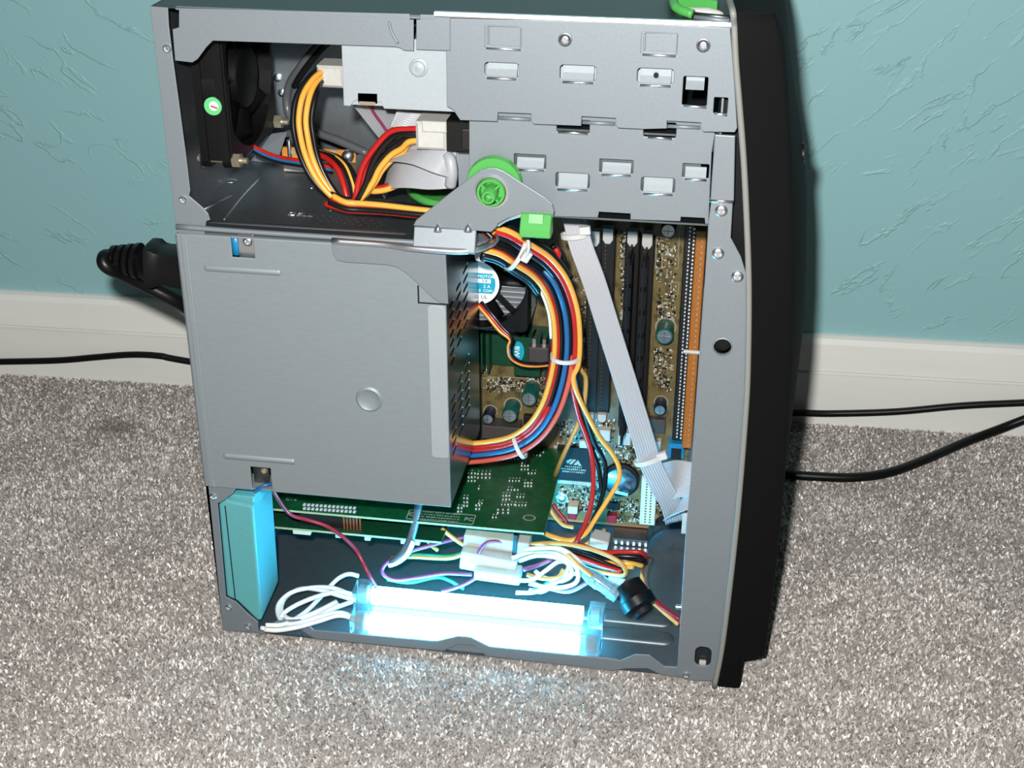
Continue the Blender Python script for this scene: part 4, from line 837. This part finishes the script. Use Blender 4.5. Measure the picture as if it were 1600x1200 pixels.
# ------------------------------------------------------------------ teal card retainer at the rear
rt_ = thing('card_retainer', (.012, .02, .008), 'teal plastic card retainer block in the lower rear corner of the tower', 'retainer')
fp = XZ([(341, 789), (352, 782), (395, 791), (409, 969), (403, 971), (371, 940), (354, 932)], .002)
back = [(x_, z_) for x_, z_ in fp]
yf, yb_ = .002, .036; n = len(fp); zt_ = fp[2][1]
mb = MB(); v = [(x_, yf, z_) for x_, z_ in fp] + [(x_+(0 if x_ < .012 else 0), yb_, z_+(.004 if z_ > .05 else .004)) for x_, z_ in fp]
mb.add(v, [tuple(range(n))[::-1], tuple(range(n, 2*n))] + [(i, (i+1) % n, n+(i+1) % n, n+i) for i in range(n)])
obj('block', mb, 'teal_plastic', rt_, bevel=.0014)
a = U(351, 786, yf-.0002); b_ = U(370, 938, yf-.0002)
obj('seam', MB().box(a.x-.0003, a.x+.0003, yf-.0002, yf+.0004, b_.z, a.z-.002), 'chip', rt_)
obj('top_cap', MB().prism([(.006, yf+.004), (fp[2][0]-.0005, yf+.003), (fp[2][0]+.0035, yb_), (.012, yb_)], zt_-.004, zt_+.0042, 'z'), 'teal_plastic', rt_, bevel=.001)

# ================================================================== upper compartment wiring
uh = thing('drive_power_harness', U(555, 325, .03), 'yellow red and black drive power leads looping over the upper shelf', 'wiring')
mx_ = obj('power_plug', MB().cbox(U(652, 212, .012).x, U(699, 212, .012).x, .008, .024, U(676, 233, .010).z, U(676, 190, .010).z, .0014), 'nylon', uh, label='white nylon drive power plug')
obj('plug_step', MB().cbox(U(660, 200, .008).x, U(698, 200, .008).x, .0068, .0085, U(676, 206, .008).z, U(676, 189, .008).z, .0005), 'nylon', mx_)
m2_ = obj('power_plug', MB().cbox(U(499, 118, .055).x, U(540, 118, .055).x, .050, .066, U(515, 136, .052).z, U(515, 102, .052).z, .0014), 'nylon', uh, label='white nylon drive power plug')
R0 = .00155
# left loop from the optical drive plug down to the shelf
for k, (m_, dx, dy, dd) in enumerate((('w_yellow', 0, 0, 0), ('w_yellow', 11, 3, .002), ('w_black', -9, -3, .005), ('w_black', 20, 6, .004), ('w_red', 14, 5, .012))):
    wire([(505+dx*.2, 110+dy*2, .052+dd), (488+dx*.6, 125+dy, .044+dd), (473+dx, 150, .036+dd), (467+dx, 185, .030+dd), (470+dx, 215, .026+dd), (478+dx*.9, 245, .022+dd), (492+dx*.8, 275, .019+dd), (513+dx*.6, 302, .017+dd), (535+dx*.4, 318, .017+dd), (553+dx*.2, 323, .018+dd), (580, 318+dy, .022+dd)], R0, m_, uh)
# right riser to the hard drive plug
for k, (m_, dx, dy, dd) in enumerate((('w_red', 0, 0, 0), ('w_red', 7, 6, .002), ('w_black', 13, -4, -.001), ('w_black', 16, 12, .001), ('w_yellow', 25, 14, .000), ('w_yellow', 29, 20, .003))):
    ye = {'w_red': 201, 'w_black': 209, 'w_yellow': 216}[m_]
    wire([(664, ye+dy*.2, .014), (640, ye+1+dy*.3, .015+dd), (610+dx*.7, ye+5+dy*.8, .017+dd), (585+dx*1.0, 232+dy*.8, .018+dd), (568+dx, 258+dy*.4, .018+dd), (560+dx*.9, 285, .017+dd), (556+dx*.5, 305, .016+dd), (548+dx*.2, 320, .017+dd), (528+dx*.1, 318, .020+dd)], R0, m_, uh)
# second yellow / black from the tray side
for k, (m_, dx) in enumerate((('w_black', 0), ('w_yellow', 3), ('w_black', 8), ('w_red', -12))):
    wire([(480+dx, 225, .050), (496+dx, 238, .044), (520+dx, 246, .036), (538+dx, 262, .028), (548+dx, 285, .023), (553+dx, 305, .020), (558+dx, 318, .019)], R0, m_, uh)
# along the shelf towards the pivot
for k, (m_, dy, dd) in enumerate((('w_yellow', 0, 0), ('w_red', 6, .000), ('w_black', 10, -.002), ('w_black', -5, .004), ('w_red', 12, -.001))):
    wire([(520-k*3, 306+dy, .014+dd), (540, 316+dy, .012+dd), (565, 318+dy, .0125+dd), (600, 321+dy*.9, .012+dd), (650, 327+dy*.8, .011+dd), (700, 333+dy*.7, .011+dd), (745, 345+dy*.7, .010+dd), (772, 366+dy*.8, .008+dd)], R0, m_, uh)
wire([(572, 296, .024), (585, 299, .022), (605, 296, .022), (628, 287, .024), (650, 280, .030)], R0, 'w_yellow', uh); wire([(575, 291, .026), (590, 294, .026), (612, 289, .026), (640, 280, .032)], R0, 'w_red', uh)
gy = thing('audio_cable', U(470, 250, .12), 'thin grey sleeved cable hanging in the upper compartment', 'cable')
wire([(505, 64, .10), (486, 84, .105), (466, 110, .11), (452, 132, .115), (448, 160, .118), (456, 185, .115), (490, 205, .108), (530, 220, .10), (575, 240, .095)], .0024, 'w_grey', gy, 'sleeve')
wire([(512, 66, .098), (492, 88, .103), (471, 116, .108), (460, 135, .112)], .0020, 'w_black', gy, 'lead')
# small riser card and parts behind the shelf
rs = thing('riser_card', U(495, 245, .105), 'tan circuit board strip behind the yellow leads in the upper compartment', 'circuit board')
a = U(440, 230, .112); b_ = U(556, 252, .112); obj('board', MB().box(a.x, b_.x, .112, .1136, ZS+.001, a.z), 'pcb_tan', rs)
p = U(542, 246, .108); obj('round_terminal', MB().lathe((p.x, .112, p.z), (0, -1, 0), [(0, .0036), (.003, .0036), (.0045, .0022), (.005, .0008)], 16), 'bright_steel', rs, smooth='auto')
for px in (458, 470, 510, 522): q = U(px, 238, .111); obj('terminal_pad', MB().box(q.x-.0014, q.x+.0014, .1112, .1121, q.z-.001, q.z+.001), 'silk', rs)
p = UZ(464, 263, ZS+.003); wc = obj('white_connector', MB().cbox(p.x-.008, p.x+.008, p.y, p.y+.008, ZS+.0008, ZS+.005, .0006), 'nylon'); tag(wc, 'small white plug lying on the shelf beside the fan leads', 'connector')
for px, py in ((447, 232), (437, 247), (428, 258)):
    pass
sp = thing('standoff_bracket', UZ(425, 258, ZS), 'bright folded steel tab at the foot of the rear fan', 'bracket')
a = UZ(395, 252, ZS+.0005)
mb = MB(); mb.add([UZ(384, 250, ZS+.0006), UZ(432, 256, ZS+.0006), U(448, 208, .10), U(418, 212, .10)] + [p + Vector((0, .0008, .0006)) for p in (UZ(384, 250, ZS+.0006), UZ(432, 256, ZS+.0006), U(448, 208, .10), U(418, 212, .10))], [(0, 1, 2, 3), (4, 7, 6, 5), (0, 4, 5, 1), (1, 5, 6, 2), (2, 6, 7, 3), (3, 7, 4, 0)])
obj('folded_tab', mb, 'steel', sp)
p = UZ(436, 252, ZS+.006); obj('post', MB().cyl((p.x, p.y+.02, ZS), (p.x, p.y+.02, ZS+.012), .0016, n=10), 'bright_steel', sp, smooth='auto')
# flat ribbon of the upper drives, folded on itself
rb = thing('ribbon_cable', U(650, 285, .03), 'wide folded grey ribbon cable behind the white drive power plug', 'ribbon cable')
wdir = Vector((0, .55, 1))
ribbon([(U(716, 262, .016), (0, .10, 1)), (U(700, 261, .012), (0, .12, 1)), (U(670, 262, .013), (0, .25, 1)), (U(640, 260, .018), (0, .5, 1)), (U(618, 263, .026), (0, .8, 1)), (U(606, 272, .038), (.1, 1, .8)), (U(612, 282, .052), (.2, 1, .4))], 24, .0215, .0011, 'ribbon', rb, 'flat_run')
ribbon([(U(712, 250, .012), (0, .5, 1)), (U(690, 246, .010), (.3, .8, .8)), (U(660, 238, .014), (.5, .9, .5)), (U(632, 238, .024), (.6, .8, .3)), (U(622, 246, .036), (.5, .9, .2))], 20, .018, .0011, 'ribbon', rb, 'folded_run')
obj('edge_roll', MB().tube([U(704, 290, .010), U(706, 272, .0085), U(704, 252, .0095), U(700, 244, .012)], .0030, 10), 'ribbon', rb, smooth=True)
rb2 = thing('ribbon_cable', U(610, 200, .06), 'grey ribbon cable with a purple stripe leaving the pale drive', 'ribbon cable')
ribbon([(U(575, 158, .030), (1, .4, 0)), (U(590, 176, .038), (1, .5, 0)), (U(606, 196, .046), (1, .6, 0)), (U(626, 222, .056), (1, .7, 0)), (U(640, 250, .060), (1, .7, 0))], 12, .016, .0011, 'ribbon', rb2, 'flat_run')
ribbon([(U(618, 178, .026), (1, .3, .3)), (U(640, 186, .028), (1, .2, .5)), (U(668, 188, .028), (1, .1, .7)), (U(700, 186, .026), (1, .1, .9))], 12, .014, .0011, 'ribbon', rb2, 'flat_run')
wire([(576, 160, .027), (584, 176, .035), (598, 196, .043), (616, 222, .052)], .0008, 'ribbon_stripe', rb2, 'edge_stripe')

# ================================================================== main harness around the processor
mh = thing('main_power_harness', U(860, 700, .05), 'thick curved bundle of yellow red blue and black motherboard power leads', 'wiring')
cl_ = [(760, 372), (790, 381), (818, 399), (846, 418), (868, 446), (882, 486), (886, 528), (884, 566), (876, 606), (862, 644), (838, 678), (804, 700), (765, 709), (725, 713)]
dep = [.012, .016, .024, .034, .042, .048, .050, .050, .050, .052, .056, .062, .068, .074]
nrm = []
for i in range(len(cl_)):
    a = cl_[max(i-1, 0)]; b_ = cl_[min(i+1, len(cl_)-1)]; dx, dy = b_[0]-a[0], b_[1]-a[1]; l_ = math.hypot(dx, dy); nrm.append((-dy/l_, dx/l_))
def lane(off, dd, m_, i0=0, i1=None, r=.0015, wob=0, tail=()):
    # off: lateral place in the bundle (positive = outer side), dd: nearer (-) or deeper (+)
    pts = []
    for i in range(len(cl_))[i0:i1]:
        w_ = wob*math.sin(i*1.1+off); pts.append((cl_[i][0]-nrm[i][0]*(off+w_), cl_[i][1]-nrm[i][1]*(off+w_), dep[i]+dd))
    if i0 > 1: pts[0] = (pts[0][0], pts[0][1], pts[0][2]+.009)
    return wire(pts+list(tail), r, m_, mh)
for off, dd, m_, i0, i1 in ( (6, 0, 'w_black', 0, None), (0, -.003, 'w_blue', 3, None), (-9, -.001, 'w_black', 0, None), (-19, -.004, 'w_yellow', 0, None), (-13, -.001, 'w_red', 0, None), (-8, -.002, 'w_red', 8, None), (16, .003, 'w_black', 0, 8),
                            (3, .004, 'w_black', 0, None), (10, -.002, 'w_orange', 6, None), (-4, .004, 'w_black', 0, None), (18, .004, 'w_red', 0, 8), (-22, .003, 'w_crimson', 3, 9), (0, .008, 'w_black', 0, None), (9, .004, 'w_brown', 8, None), (-15, .004, 'w_red', 2, None)):
    lane(off, dd, m_, i0, i1)
for off, dd, m_ in ((-27, .0, 'w_black'), (-31, .003, 'w_black'), (27, .004, 'w_black')): lane(off, dd, m_, 0, 5)
wire([(868, 388, .040), (872, 398, .040), (868, 414, .044), (856, 424, .05)], .0016, 'w_red', mh); wire([(836, 388, .045), (850, 398, .045), (858, 416, .046)], .0016, 'w_blue', mh)
wire([(862, 384, .046), (878, 396, .048), (880, 416, .05)], .0016, 'w_black', mh)
# leads that leave the bundle downwards
lane(20, -.003, 'w_yellow', 0, 8, tail=[(896, 588, .047), (900, 610, .048), (916, 645, .055), (936, 682, .062), (956, 708, .066), (967, 730, .068), (966, 752, .066), (950, 780, .062), (932, 808, .060), (914, 834, .058), (890, 844, .058), (862, 838, .060), (840, 828, .064)])
lane(13, -.003, 'w_red', 0, 8, tail=[(891, 590, .050), (895, 610, .052), (904, 650, .058), (915, 680, .062), (924, 710, .064), (927, 745, .062), (925, 780, .060), (917, 812, .058), (906, 836, .056), (898, 850, .056)])
lane(-25, -.001, 'w_white', 3, 7, r=.0008)
for pts, m_ in (([(905, 575, .062), (915, 590, .068), (914, 620, .072), (908, 650, .074), (895, 680, .076), (880, 712, .082), (870, 736, .096), (864, 752, .125)], 'w_tan'),
                ([(897, 570, .055), (912, 640, .066), (928, 690, .072), (944, 720, .074), (946, 752, .072), (936, 790, .068), (925, 815, .066)], 'w_black'),
                ([(890, 570, .056), (904, 640, .068), (920, 690, .075), (935, 730, .078), (940, 770, .074)], 'w_black')):
    wire(pts, .0014, m_, mh)
wire([(858, 792, .080), (866, 806, .078), (880, 820, .077), (896, 824, .078)], .0013, 'w_tan', mh); wire([(864, 788, .082), (874, 802, .080), (886, 816, .078)], .0013, 'w_crimson', mh)
# cable ties
def tie(px, py, y, axis, rx, rz, label, w_=.0022, head=None):
    c_ = U(px, py, y); axis = Vector(axis).normalized(); a_ = Vector((0, 1, 0)); a_ = (a_-axis*a_.dot(axis)).normalized(); b2 = axis.cross(a_); v = []; f = []; n_ = 24
    for s_, k in ((-1, 1), (1, 1), (1, .84), (-1, .84)):
        for i in range(n_): q = 2*math.pi*i/n_; v.append(c_+axis*(s_*w_/2)+a_*(rz*math.cos(q)*(1 if k == 1 else (rz-.0010)/rz))+b2*(rx*math.sin(q)*(1 if k == 1 else (rx-.0010)/rx)))
    for s_ in range(4): f += [(s_*n_+i, s_*n_+(i+1) % n_, ((s_+1) % 4)*n_+(i+1) % n_, ((s_+1) % 4)*n_+i) for i in range(n_)]
    t_ = thing('cable_tie', c_, label, 'cable tie', 'white nylon cable ties'); obj('strap', MB().add(v, f), 'tie', t_, smooth='auto')
    if head: h_ = U(*head); obj('lock_head', MB().obox(h_, axis*.0022, a_*.0018, b2*.0030), 'tie', t_, bevel=.0006)
    return t_
tie(884, 557, .049, (0, 0, 1), .0085, .0085, 'white cable tie around the middle of the curved main harness')
tie(812, 697, .060, (.85, .1, .45), .0078, .008, 'white cable tie low on the main harness above the green card')
t_ = tie(806, 394, .022, (.85, .3, -.5), .0105, .009, 'white cable tie with tail high on the main harness under the green latch', head=(822, 400, .012))
obj('tail', MB().tube([U(822, 400, .011), U(826, 388, .009), U(825, 374, .008)], .0010, 6), 'tie', t_, smooth=True)
# ================================================================== long flat grey cable
fb = thing('ribbon_cable', U(1010, 700, .05), 'long folded grey ribbon cable running diagonally across the memory sockets', 'ribbon cable')
LR = [(896, 335, .060), (900, 352, .056), (908, 385, .052), (928, 440, .048), (950, 510, .046), (972, 580, .045), (994, 650, .045), (1006, 690, .045), (1018, 728, .046), (1036, 765, .048), (1050, 790, .052), (1056, 815, .058)]
ax = (U(948, 490, .045)-U(918, 496, .045)).normalized()
for j, (dy_, wd_) in enumerate(((0, .0125), (.0022, .0120), (.0044, .0115))):
    ribbon([(U(a, b_, y+dy_), (1, .10, .28 if a < 1030 else .6)) for a, b_, y in LR], 9, wd_, .0014, 'ribbon', fb, 'folded_layer')
ribbon([(U(1096, 752, .050), (0, .2, 1)), (U(1078, 750, .050), (0, .2, 1)), (U(1060, 748, .052), (0, .25, 1)), (U(1040, 752, .058), (0, .3, 1))], 18, .0215, .0011, 'ribbon', fb, 'flat_run')
ribbon([(U(1090, 772, .046), (0, .5, 1)), (U(1072, 782, .046), (.3, .5, 1)), (U(1058, 795, .050), (.6, .4, .8)), (U(1050, 808, .056), (.9, .3, .5))], 12, .012, .0012, 'ribbon', fb, 'flat_run')
tie(898, 367, .054, (.15, 0, -1), .0075, .0045, 'white cable tie at the top of the long diagonal grey cable', .0026, head=(914, 360, .050))
tie(1012, 718, .048, (.42, 0, -1), .0082, .0048, 'white cable tie low on the long diagonal grey cable', .0026, head=(1034, 712, .047))
p = U(1074, 815, .06); o_ = obj('white_plug', MB().cbox(p.x-.003, p.x+.004, .055, .066, p.z-.006, p.z+.008, .001), 'nylon'); tag(o_, 'white plug peeking out beside the front column below the grey ribbon', 'connector')

# ================================================================== lamps and loose wiring on the floor of the case
mt_ = mat('lamp_glow', (70, 205, 255), .4, emit=85)
def lamp(pa, pb, z, label, r=.0056):
    a = UZ(*pa, z); b_ = UZ(*pb, z); b_.y = a.y = (a.y+b_.y)/2; d_ = (b_-a).normalized()
    t_ = thing('cold_cathode_lamp', ((a.x+b_.x)/2, a.y, z-.006), label, 'lamp', 'cold cathode lamps')
    obj('glowing_tube', MB().cyl(a+d_*.002, b_-d_*.004, r, n=16), 'lamp_glow', t_, smooth='auto', label='white hot cyan glow')
    for p_, s_ in ((a, -1), (b_, 1)):
        e_ = obj('end_block', MB().obox(p_+d_*(s_*.0042), d_*.0045, (0, .0066, 0), (0, 0, .0066)), 'acrylic', t_, bevel=.0006, label='clear acrylic end block')
        obj('end_ferrule', MB().cyl(p_+d_*(s_*.001), p_+d_*(s_*.006), r*.9, n=12), 'nylon', e_)
    return t_, a, b_
LA, la0, la1 = lamp((575, 934), (922, 958), .0110, 'rear glowing white-cyan lamp tube on the floor of the tower')
LB, lb0, lb1 = lamp((572, 975), (916, 1004), .0100, 'front glowing white-cyan lamp tube just behind the bottom lip', .0064)
for t_, pts in ((LA, ((556, 930), (530, 925), (496, 932), (462, 946), (440, 962), (442, 976), (470, 972), (510, 955), (550, 940))), (LA, ((556, 934), (525, 920), (490, 918), (455, 926), (435, 945), (437, 966), (455, 975), (490, 966), (530, 945))), (LB, ((560, 968), (530, 962), (500, 970), (465, 980), (430, 985), (408, 981))), (LA, ((556, 938), (528, 930), (500, 922), (470, 920), (446, 934), (440, 955), (456, 968), (490, 958), (526, 940))), (LB, ((560, 972), (535, 958), (505, 962), (472, 975), (440, 984), (414, 984))), (LB, ((560, 900), (545, 897), (530, 903), (515, 917), (500, 934), (475, 958), (445, 975), (415, 977)))):
    obj('lamp_lead', MB().tube([UZ(a, b_, .012+.003*math.sin(i)) for i, (a, b_) in enumerate(pts)], .0014, 8), 'w_white', t_, smooth=True)
# junction plugs above the lamps
iv = thing('lamp_inverter', UZ(770, 905, .02), 'pale plastic lamp plug block with black band above the glowing tubes', 'inverter')
def blk(name, px0, py0, px1, py1, y, dpt, m_, par, tilt=0, bev=.0012, label=None):
    a = U(px0, py0, y); b_ = U(px1, py1, y); c_ = (a+b_)/2; hx_ = abs(b_.x-a.x)/2; hz_ = abs(a.z-b_.z)/2; ct_, st_ = math.cos(tilt), math.sin(tilt)
    return obj(name, MB().obox((c_.x, y+dpt/2, c_.z), (hx_*ct_, 0, hx_*st_), (0, dpt/2, 0), (-hz_*st_, 0, hz_*ct_)), m_, par, bevel=bev, label=label)
blk('upper_block', 724, 838, 826, 866, .050, .014, 'nylon', iv, -.06); blk('band', 801, 836, 808, 868, .0485, .017, 'black_plastic', iv, -.06, .0003)
blk('lower_block', 718, 866, 806, 902, .044, .013, 'nylon', iv, -.12); blk('lower_plug', 740, 892, 812, 915, .040, .012, 'nylon', iv, -.05)
lw = thing('lamp_wiring', UZ(700, 880, .01), 'thin pink cream and green lamp leads trailing across the case floor', 'wiring')
for pts, m_, r_ in (([(422, 757, .004), (430, 772, .010), (445, 795, .022), (458, 806, .026), (480, 812, .030), (510, 822, .032), (535, 838, .034), (555, 858, .036), (565, 875, .034), (575, 895, .030), (588, 918, .030)], 'w_crimson', .0012),
                    ([(424, 756, .002), (415, 758, .000), (404, 763, -.001), (398, 766, .002)], 'w_blue', .0010),
                    ([(728, 839, .062), (700, 845, .058), (670, 853, .052), (640, 862, .048), (612, 874, .044), (598, 888, .042), (602, 900, .040), (620, 906, .040), (655, 902, .042), (695, 896, .044), (738, 898, .044)], 'w_purple', .0012),
                    ([(760, 890, .046), (735, 908, .042), (712, 918, .038), (690, 924, .036)], 'w_purple', .0012),
                    ([(735, 862, .052), (705, 872, .052), (675, 872, .054), (640, 870, .056), (612, 872, .052)], 'w_tan', .0012), ([(735, 860, .056), (705, 869, .056), (675, 868, .058), (640, 866, .060)], 'w_green', .0012),
                    ([(690, 826, .058), (705, 838, .056), (722, 850, .054), (745, 862, .050)], 'w_tan', .0013), ([(664, 826, .066), (666, 838, .064), (672, 850, .060), (684, 860, .056)], 'w_tan', .0012),
                    ([(605, 905, .040), (640, 910, .042), (680, 902, .046), (700, 906, .048), (725, 920, .046)], 'w_green', .0011),
                    ([(748, 876, .047), (748, 864, .046), (758, 850, .048), (775, 846, .050), (800, 850, .052), (850, 858, .052), (880, 868, .050), (900, 885, .048)], 'w_purple', .0012)):
    wire(pts, r_, m_, lw, 'lead')
gs = thing('grey_lead', U(645, 860, .03), 'thick grey lead dropping from the power supply to the lamp wiring', 'cable')
wire([(656, 780, .046), (652, 800, .044), (646, 828, .042), (638, 850, .040), (626, 868, .038), (612, 880, .038)], .0024, 'w_grey', gs, 'sleeve'); wire([(646, 846, .0375), (636, 866, .0365), (622, 878, .0365), (608, 883, .037)], .0016, 'w_white', gs, 'bare_end')
# tangle of pale leads
tg = thing('pale_lead_tangle', UZ(860, 900, .01), 'coiled pale white and cream leads between the inverter and the clear sleeve', 'wiring')
for i, (pts, m_) in enumerate((([(800, 872), (830, 862), (860, 862), (885, 872), (902, 890), (900, 910), (875, 918), (845, 916), (825, 906)], 'w_white'), ([(812, 876), (840, 868), (872, 872), (890, 884), (892, 900), (874, 908), (850, 902), (836, 892)], 'w_white'), ([(800, 906), (830, 906), (852, 892), (872, 878), (888, 880), (884, 895), (862, 912), (835, 925), (806, 926)], 'w_white'),
                               ([(828, 922), (848, 924), (866, 912), (884, 900), (900, 896)], 'w_white'), ([(815, 866), (850, 856), (880, 862), (905, 884), (925, 900)], 'w_tan'), ([(820, 858), (850, 856), (878, 858), (900, 872), (914, 886)], 'w_white'), ([(818, 890), (838, 884), (862, 874)], 'w_purple'), ([(826, 912), (860, 920), (890, 924), (922, 908)], 'w_purple'), ([(824, 898), (850, 904), (872, 902), (880, 890)], 'w_tan'), ([(828, 926), (836, 922), (858, 910), (880, 896)], 'w_green'))):
    wire([(a, b_, .040+.006*math.sin(i*2+k*.9)) for k, (a, b_) in enumerate(pts)], .0013, m_, tg, 'lead')
# lower bundle to the front
lbn = thing('front_lead_bundle', UZ(950, 880, .01), 'red yellow and black leads bundled along the case floor to the front', 'wiring')
for pts, m_ in (([(820, 852, .060), (850, 849, .056), (885, 850, .052), (920, 857, .050), (950, 868, .048), (970, 880, .046), (978, 893, .046), (972, 899, .048), (950, 896, .052), (920, 890, .054)], 'w_tan'), ([(820, 858, .064), (860, 858, .060), (900, 870, .056), (940, 884, .052), (972, 893, .048)], 'w_red'), ([(830, 855, .066), (870, 856, .062), (910, 866, .058), (950, 882, .054), (975, 892, .050)], 'w_black'), ([(840, 862, .064), (880, 866, .060), (920, 880, .056), (955, 890, .052)], 'w_black'),
                ([(905, 850, .070), (940, 862, .064), (975, 862, .062), (1000, 863, .062), (1008, 868, .066), (1008, 876, .072)], 'w_red'), ([(900, 858, .072), (940, 868, .066), (975, 869, .064), (1004, 872, .066), (1010, 880, .072)], 'w_black'), ([(900, 864, .070), (940, 873, .064), (980, 876, .062), (1008, 880, .066)], 'w_black'), ([(930, 878, .062), (965, 880, .060), (985, 880, .060), (1004, 884, .064)], 'w_yellow'), ([(935, 884, .060), (965, 885, .058), (990, 886, .060)], 'w_yellow'), ([(900, 854, .072), (945, 864, .068), (1004, 868, .068)], 'w_crimson'),
                ([(1014, 872, .078), (1006, 890, .068), (1006, 912, .060), (1016, 932, .052), (1034, 950, .044), (1062, 972, .034), (1090, 990, .03)], 'w_brown'), ([(1018, 874, .078), (1010, 890, .068), (1010, 912, .060), (1020, 932, .052), (1038, 948, .044), (1066, 970, .034), (1092, 988, .03)], 'w_grey'), ([(1012, 880, .076), (1004, 896, .066), (1006, 916, .058), (1014, 934, .050), (1030, 950, .043), (1060, 976, .033)], 'w_tan'), ([(1016, 930, .050), (1032, 946, .043), (1062, 968, .034)], 'w_crimson'),
                ([(945, 828, .100), (930, 840, .090), (915, 852, .080)], 'w_tan'), ([(948, 832, .100), (934, 844, .090), (920, 855, .080)], 'w_crimson')):
    wire(pts, .0014, m_, lbn)
blk('white_plug', 920, 843, 950, 862, .074, .012, 'nylon', lbn, -.2, label='white plug body'); blk('white_plug', 952, 898, 975, 915, .058, .010, 'nylon', lbn, -.5)
cs_ = thing('clear_sleeve', UZ(930, 915, .012), 'clear ribbed plastic connector sleeve leading to the black cap', 'connector')
a = U(903, 886, .040); b_ = U(966, 930, .034); d_ = (b_-a); L_ = d_.length
obj('sleeve', MB().lathe(a, d_, [(0, .0030), (.004, .0034), (.010, .0050), (L_*.55, .0052), (L_*.56, .0046), (L_*.8, .0046), (L_*.81, .0052), (L_, .0050)], 18), 'clear_tube', cs_, smooth='auto')
for k in range(3): p = a+d_*(.35+.2*k); obj('pin', MB().cyl(p-d_*.06, p+d_*.08, .0016, n=8), 'bright_steel', cs_)
bc = thing('switch_cap', UZ(990, 955, .008), 'black rounded rubber switch cap lying on the case floor', 'switch')
a = U(978, 912, .040); b_ = U(1003, 952, .030); d_ = b_-a; L_ = d_.length
obj('body', MB().lathe(a, d_, [(0, .0075), (.001, .0088), (L_*.55, .0096), (L_*.6, .0104), (L_*.9, .0104), (L_, .0088)], 20), 'rubber', bc, smooth='auto')
obj('collar', MB().lathe(b_, d_, [(0, .006), (.003, .006), (.0034, .004)], 16), 'chip', bc, smooth='auto')
# round pressing and small fittings near the front
spk = thing('case_speaker', U(1050, 900, .11), 'round dark metal speaker behind the front column at the bottom', 'speaker')
p = U(1052, 890, .105); obj('cone_frame', MB().lathe((p.x, .1465, p.z), (0, -1, 0), [(0, .020), (.018, .020), (.022, .018), (.024, .010), (.022, .003)], 32), 'speaker_grey', spk, smooth='auto')
sb = thing('ribbed_block', UZ(1000, 850, .003), 'ribbed clear-coated block below the motherboard edge', 'connector block')
x0, x1, z0_, z1_ = bq(958, 842, 1040, 880, .125)
obj('body', MB().box(x0, x1, .126, .140, max(z0_, .003), z1_), 'chip2', sb)
for i in range(9): xx = x0+(x1-x0)*(i+.5)/9; obj('rib', MB().box(xx-.0008, xx+.0008, .1248, .127, max(z0_, .003), z1_-.001), 'bright_steel', sb)
p = U(1056, 948, .03); obj_ = obj('bolt', MB().lathe((p.x, .03, p.z), (1, 0, 0), [(0, .0016), (.012, .0016), (.012, .003), (.014, .003)], 12), 'bright_steel', smooth='auto'); tag(obj_, 'small steel bolt poking from the front column near the floor', 'bolt')
p = U(753, 398, .030); gp = obj('support_post', MB().lathe((p.x, .038, p.z), (0, -1, 0), [(0, .0046), (.008, .0046), (.009, .0042), (.009, .001)], 6), 'nylon'); tag(gp, 'pale grey hexagonal post under the bracket corner beside the round fan label', 'post')
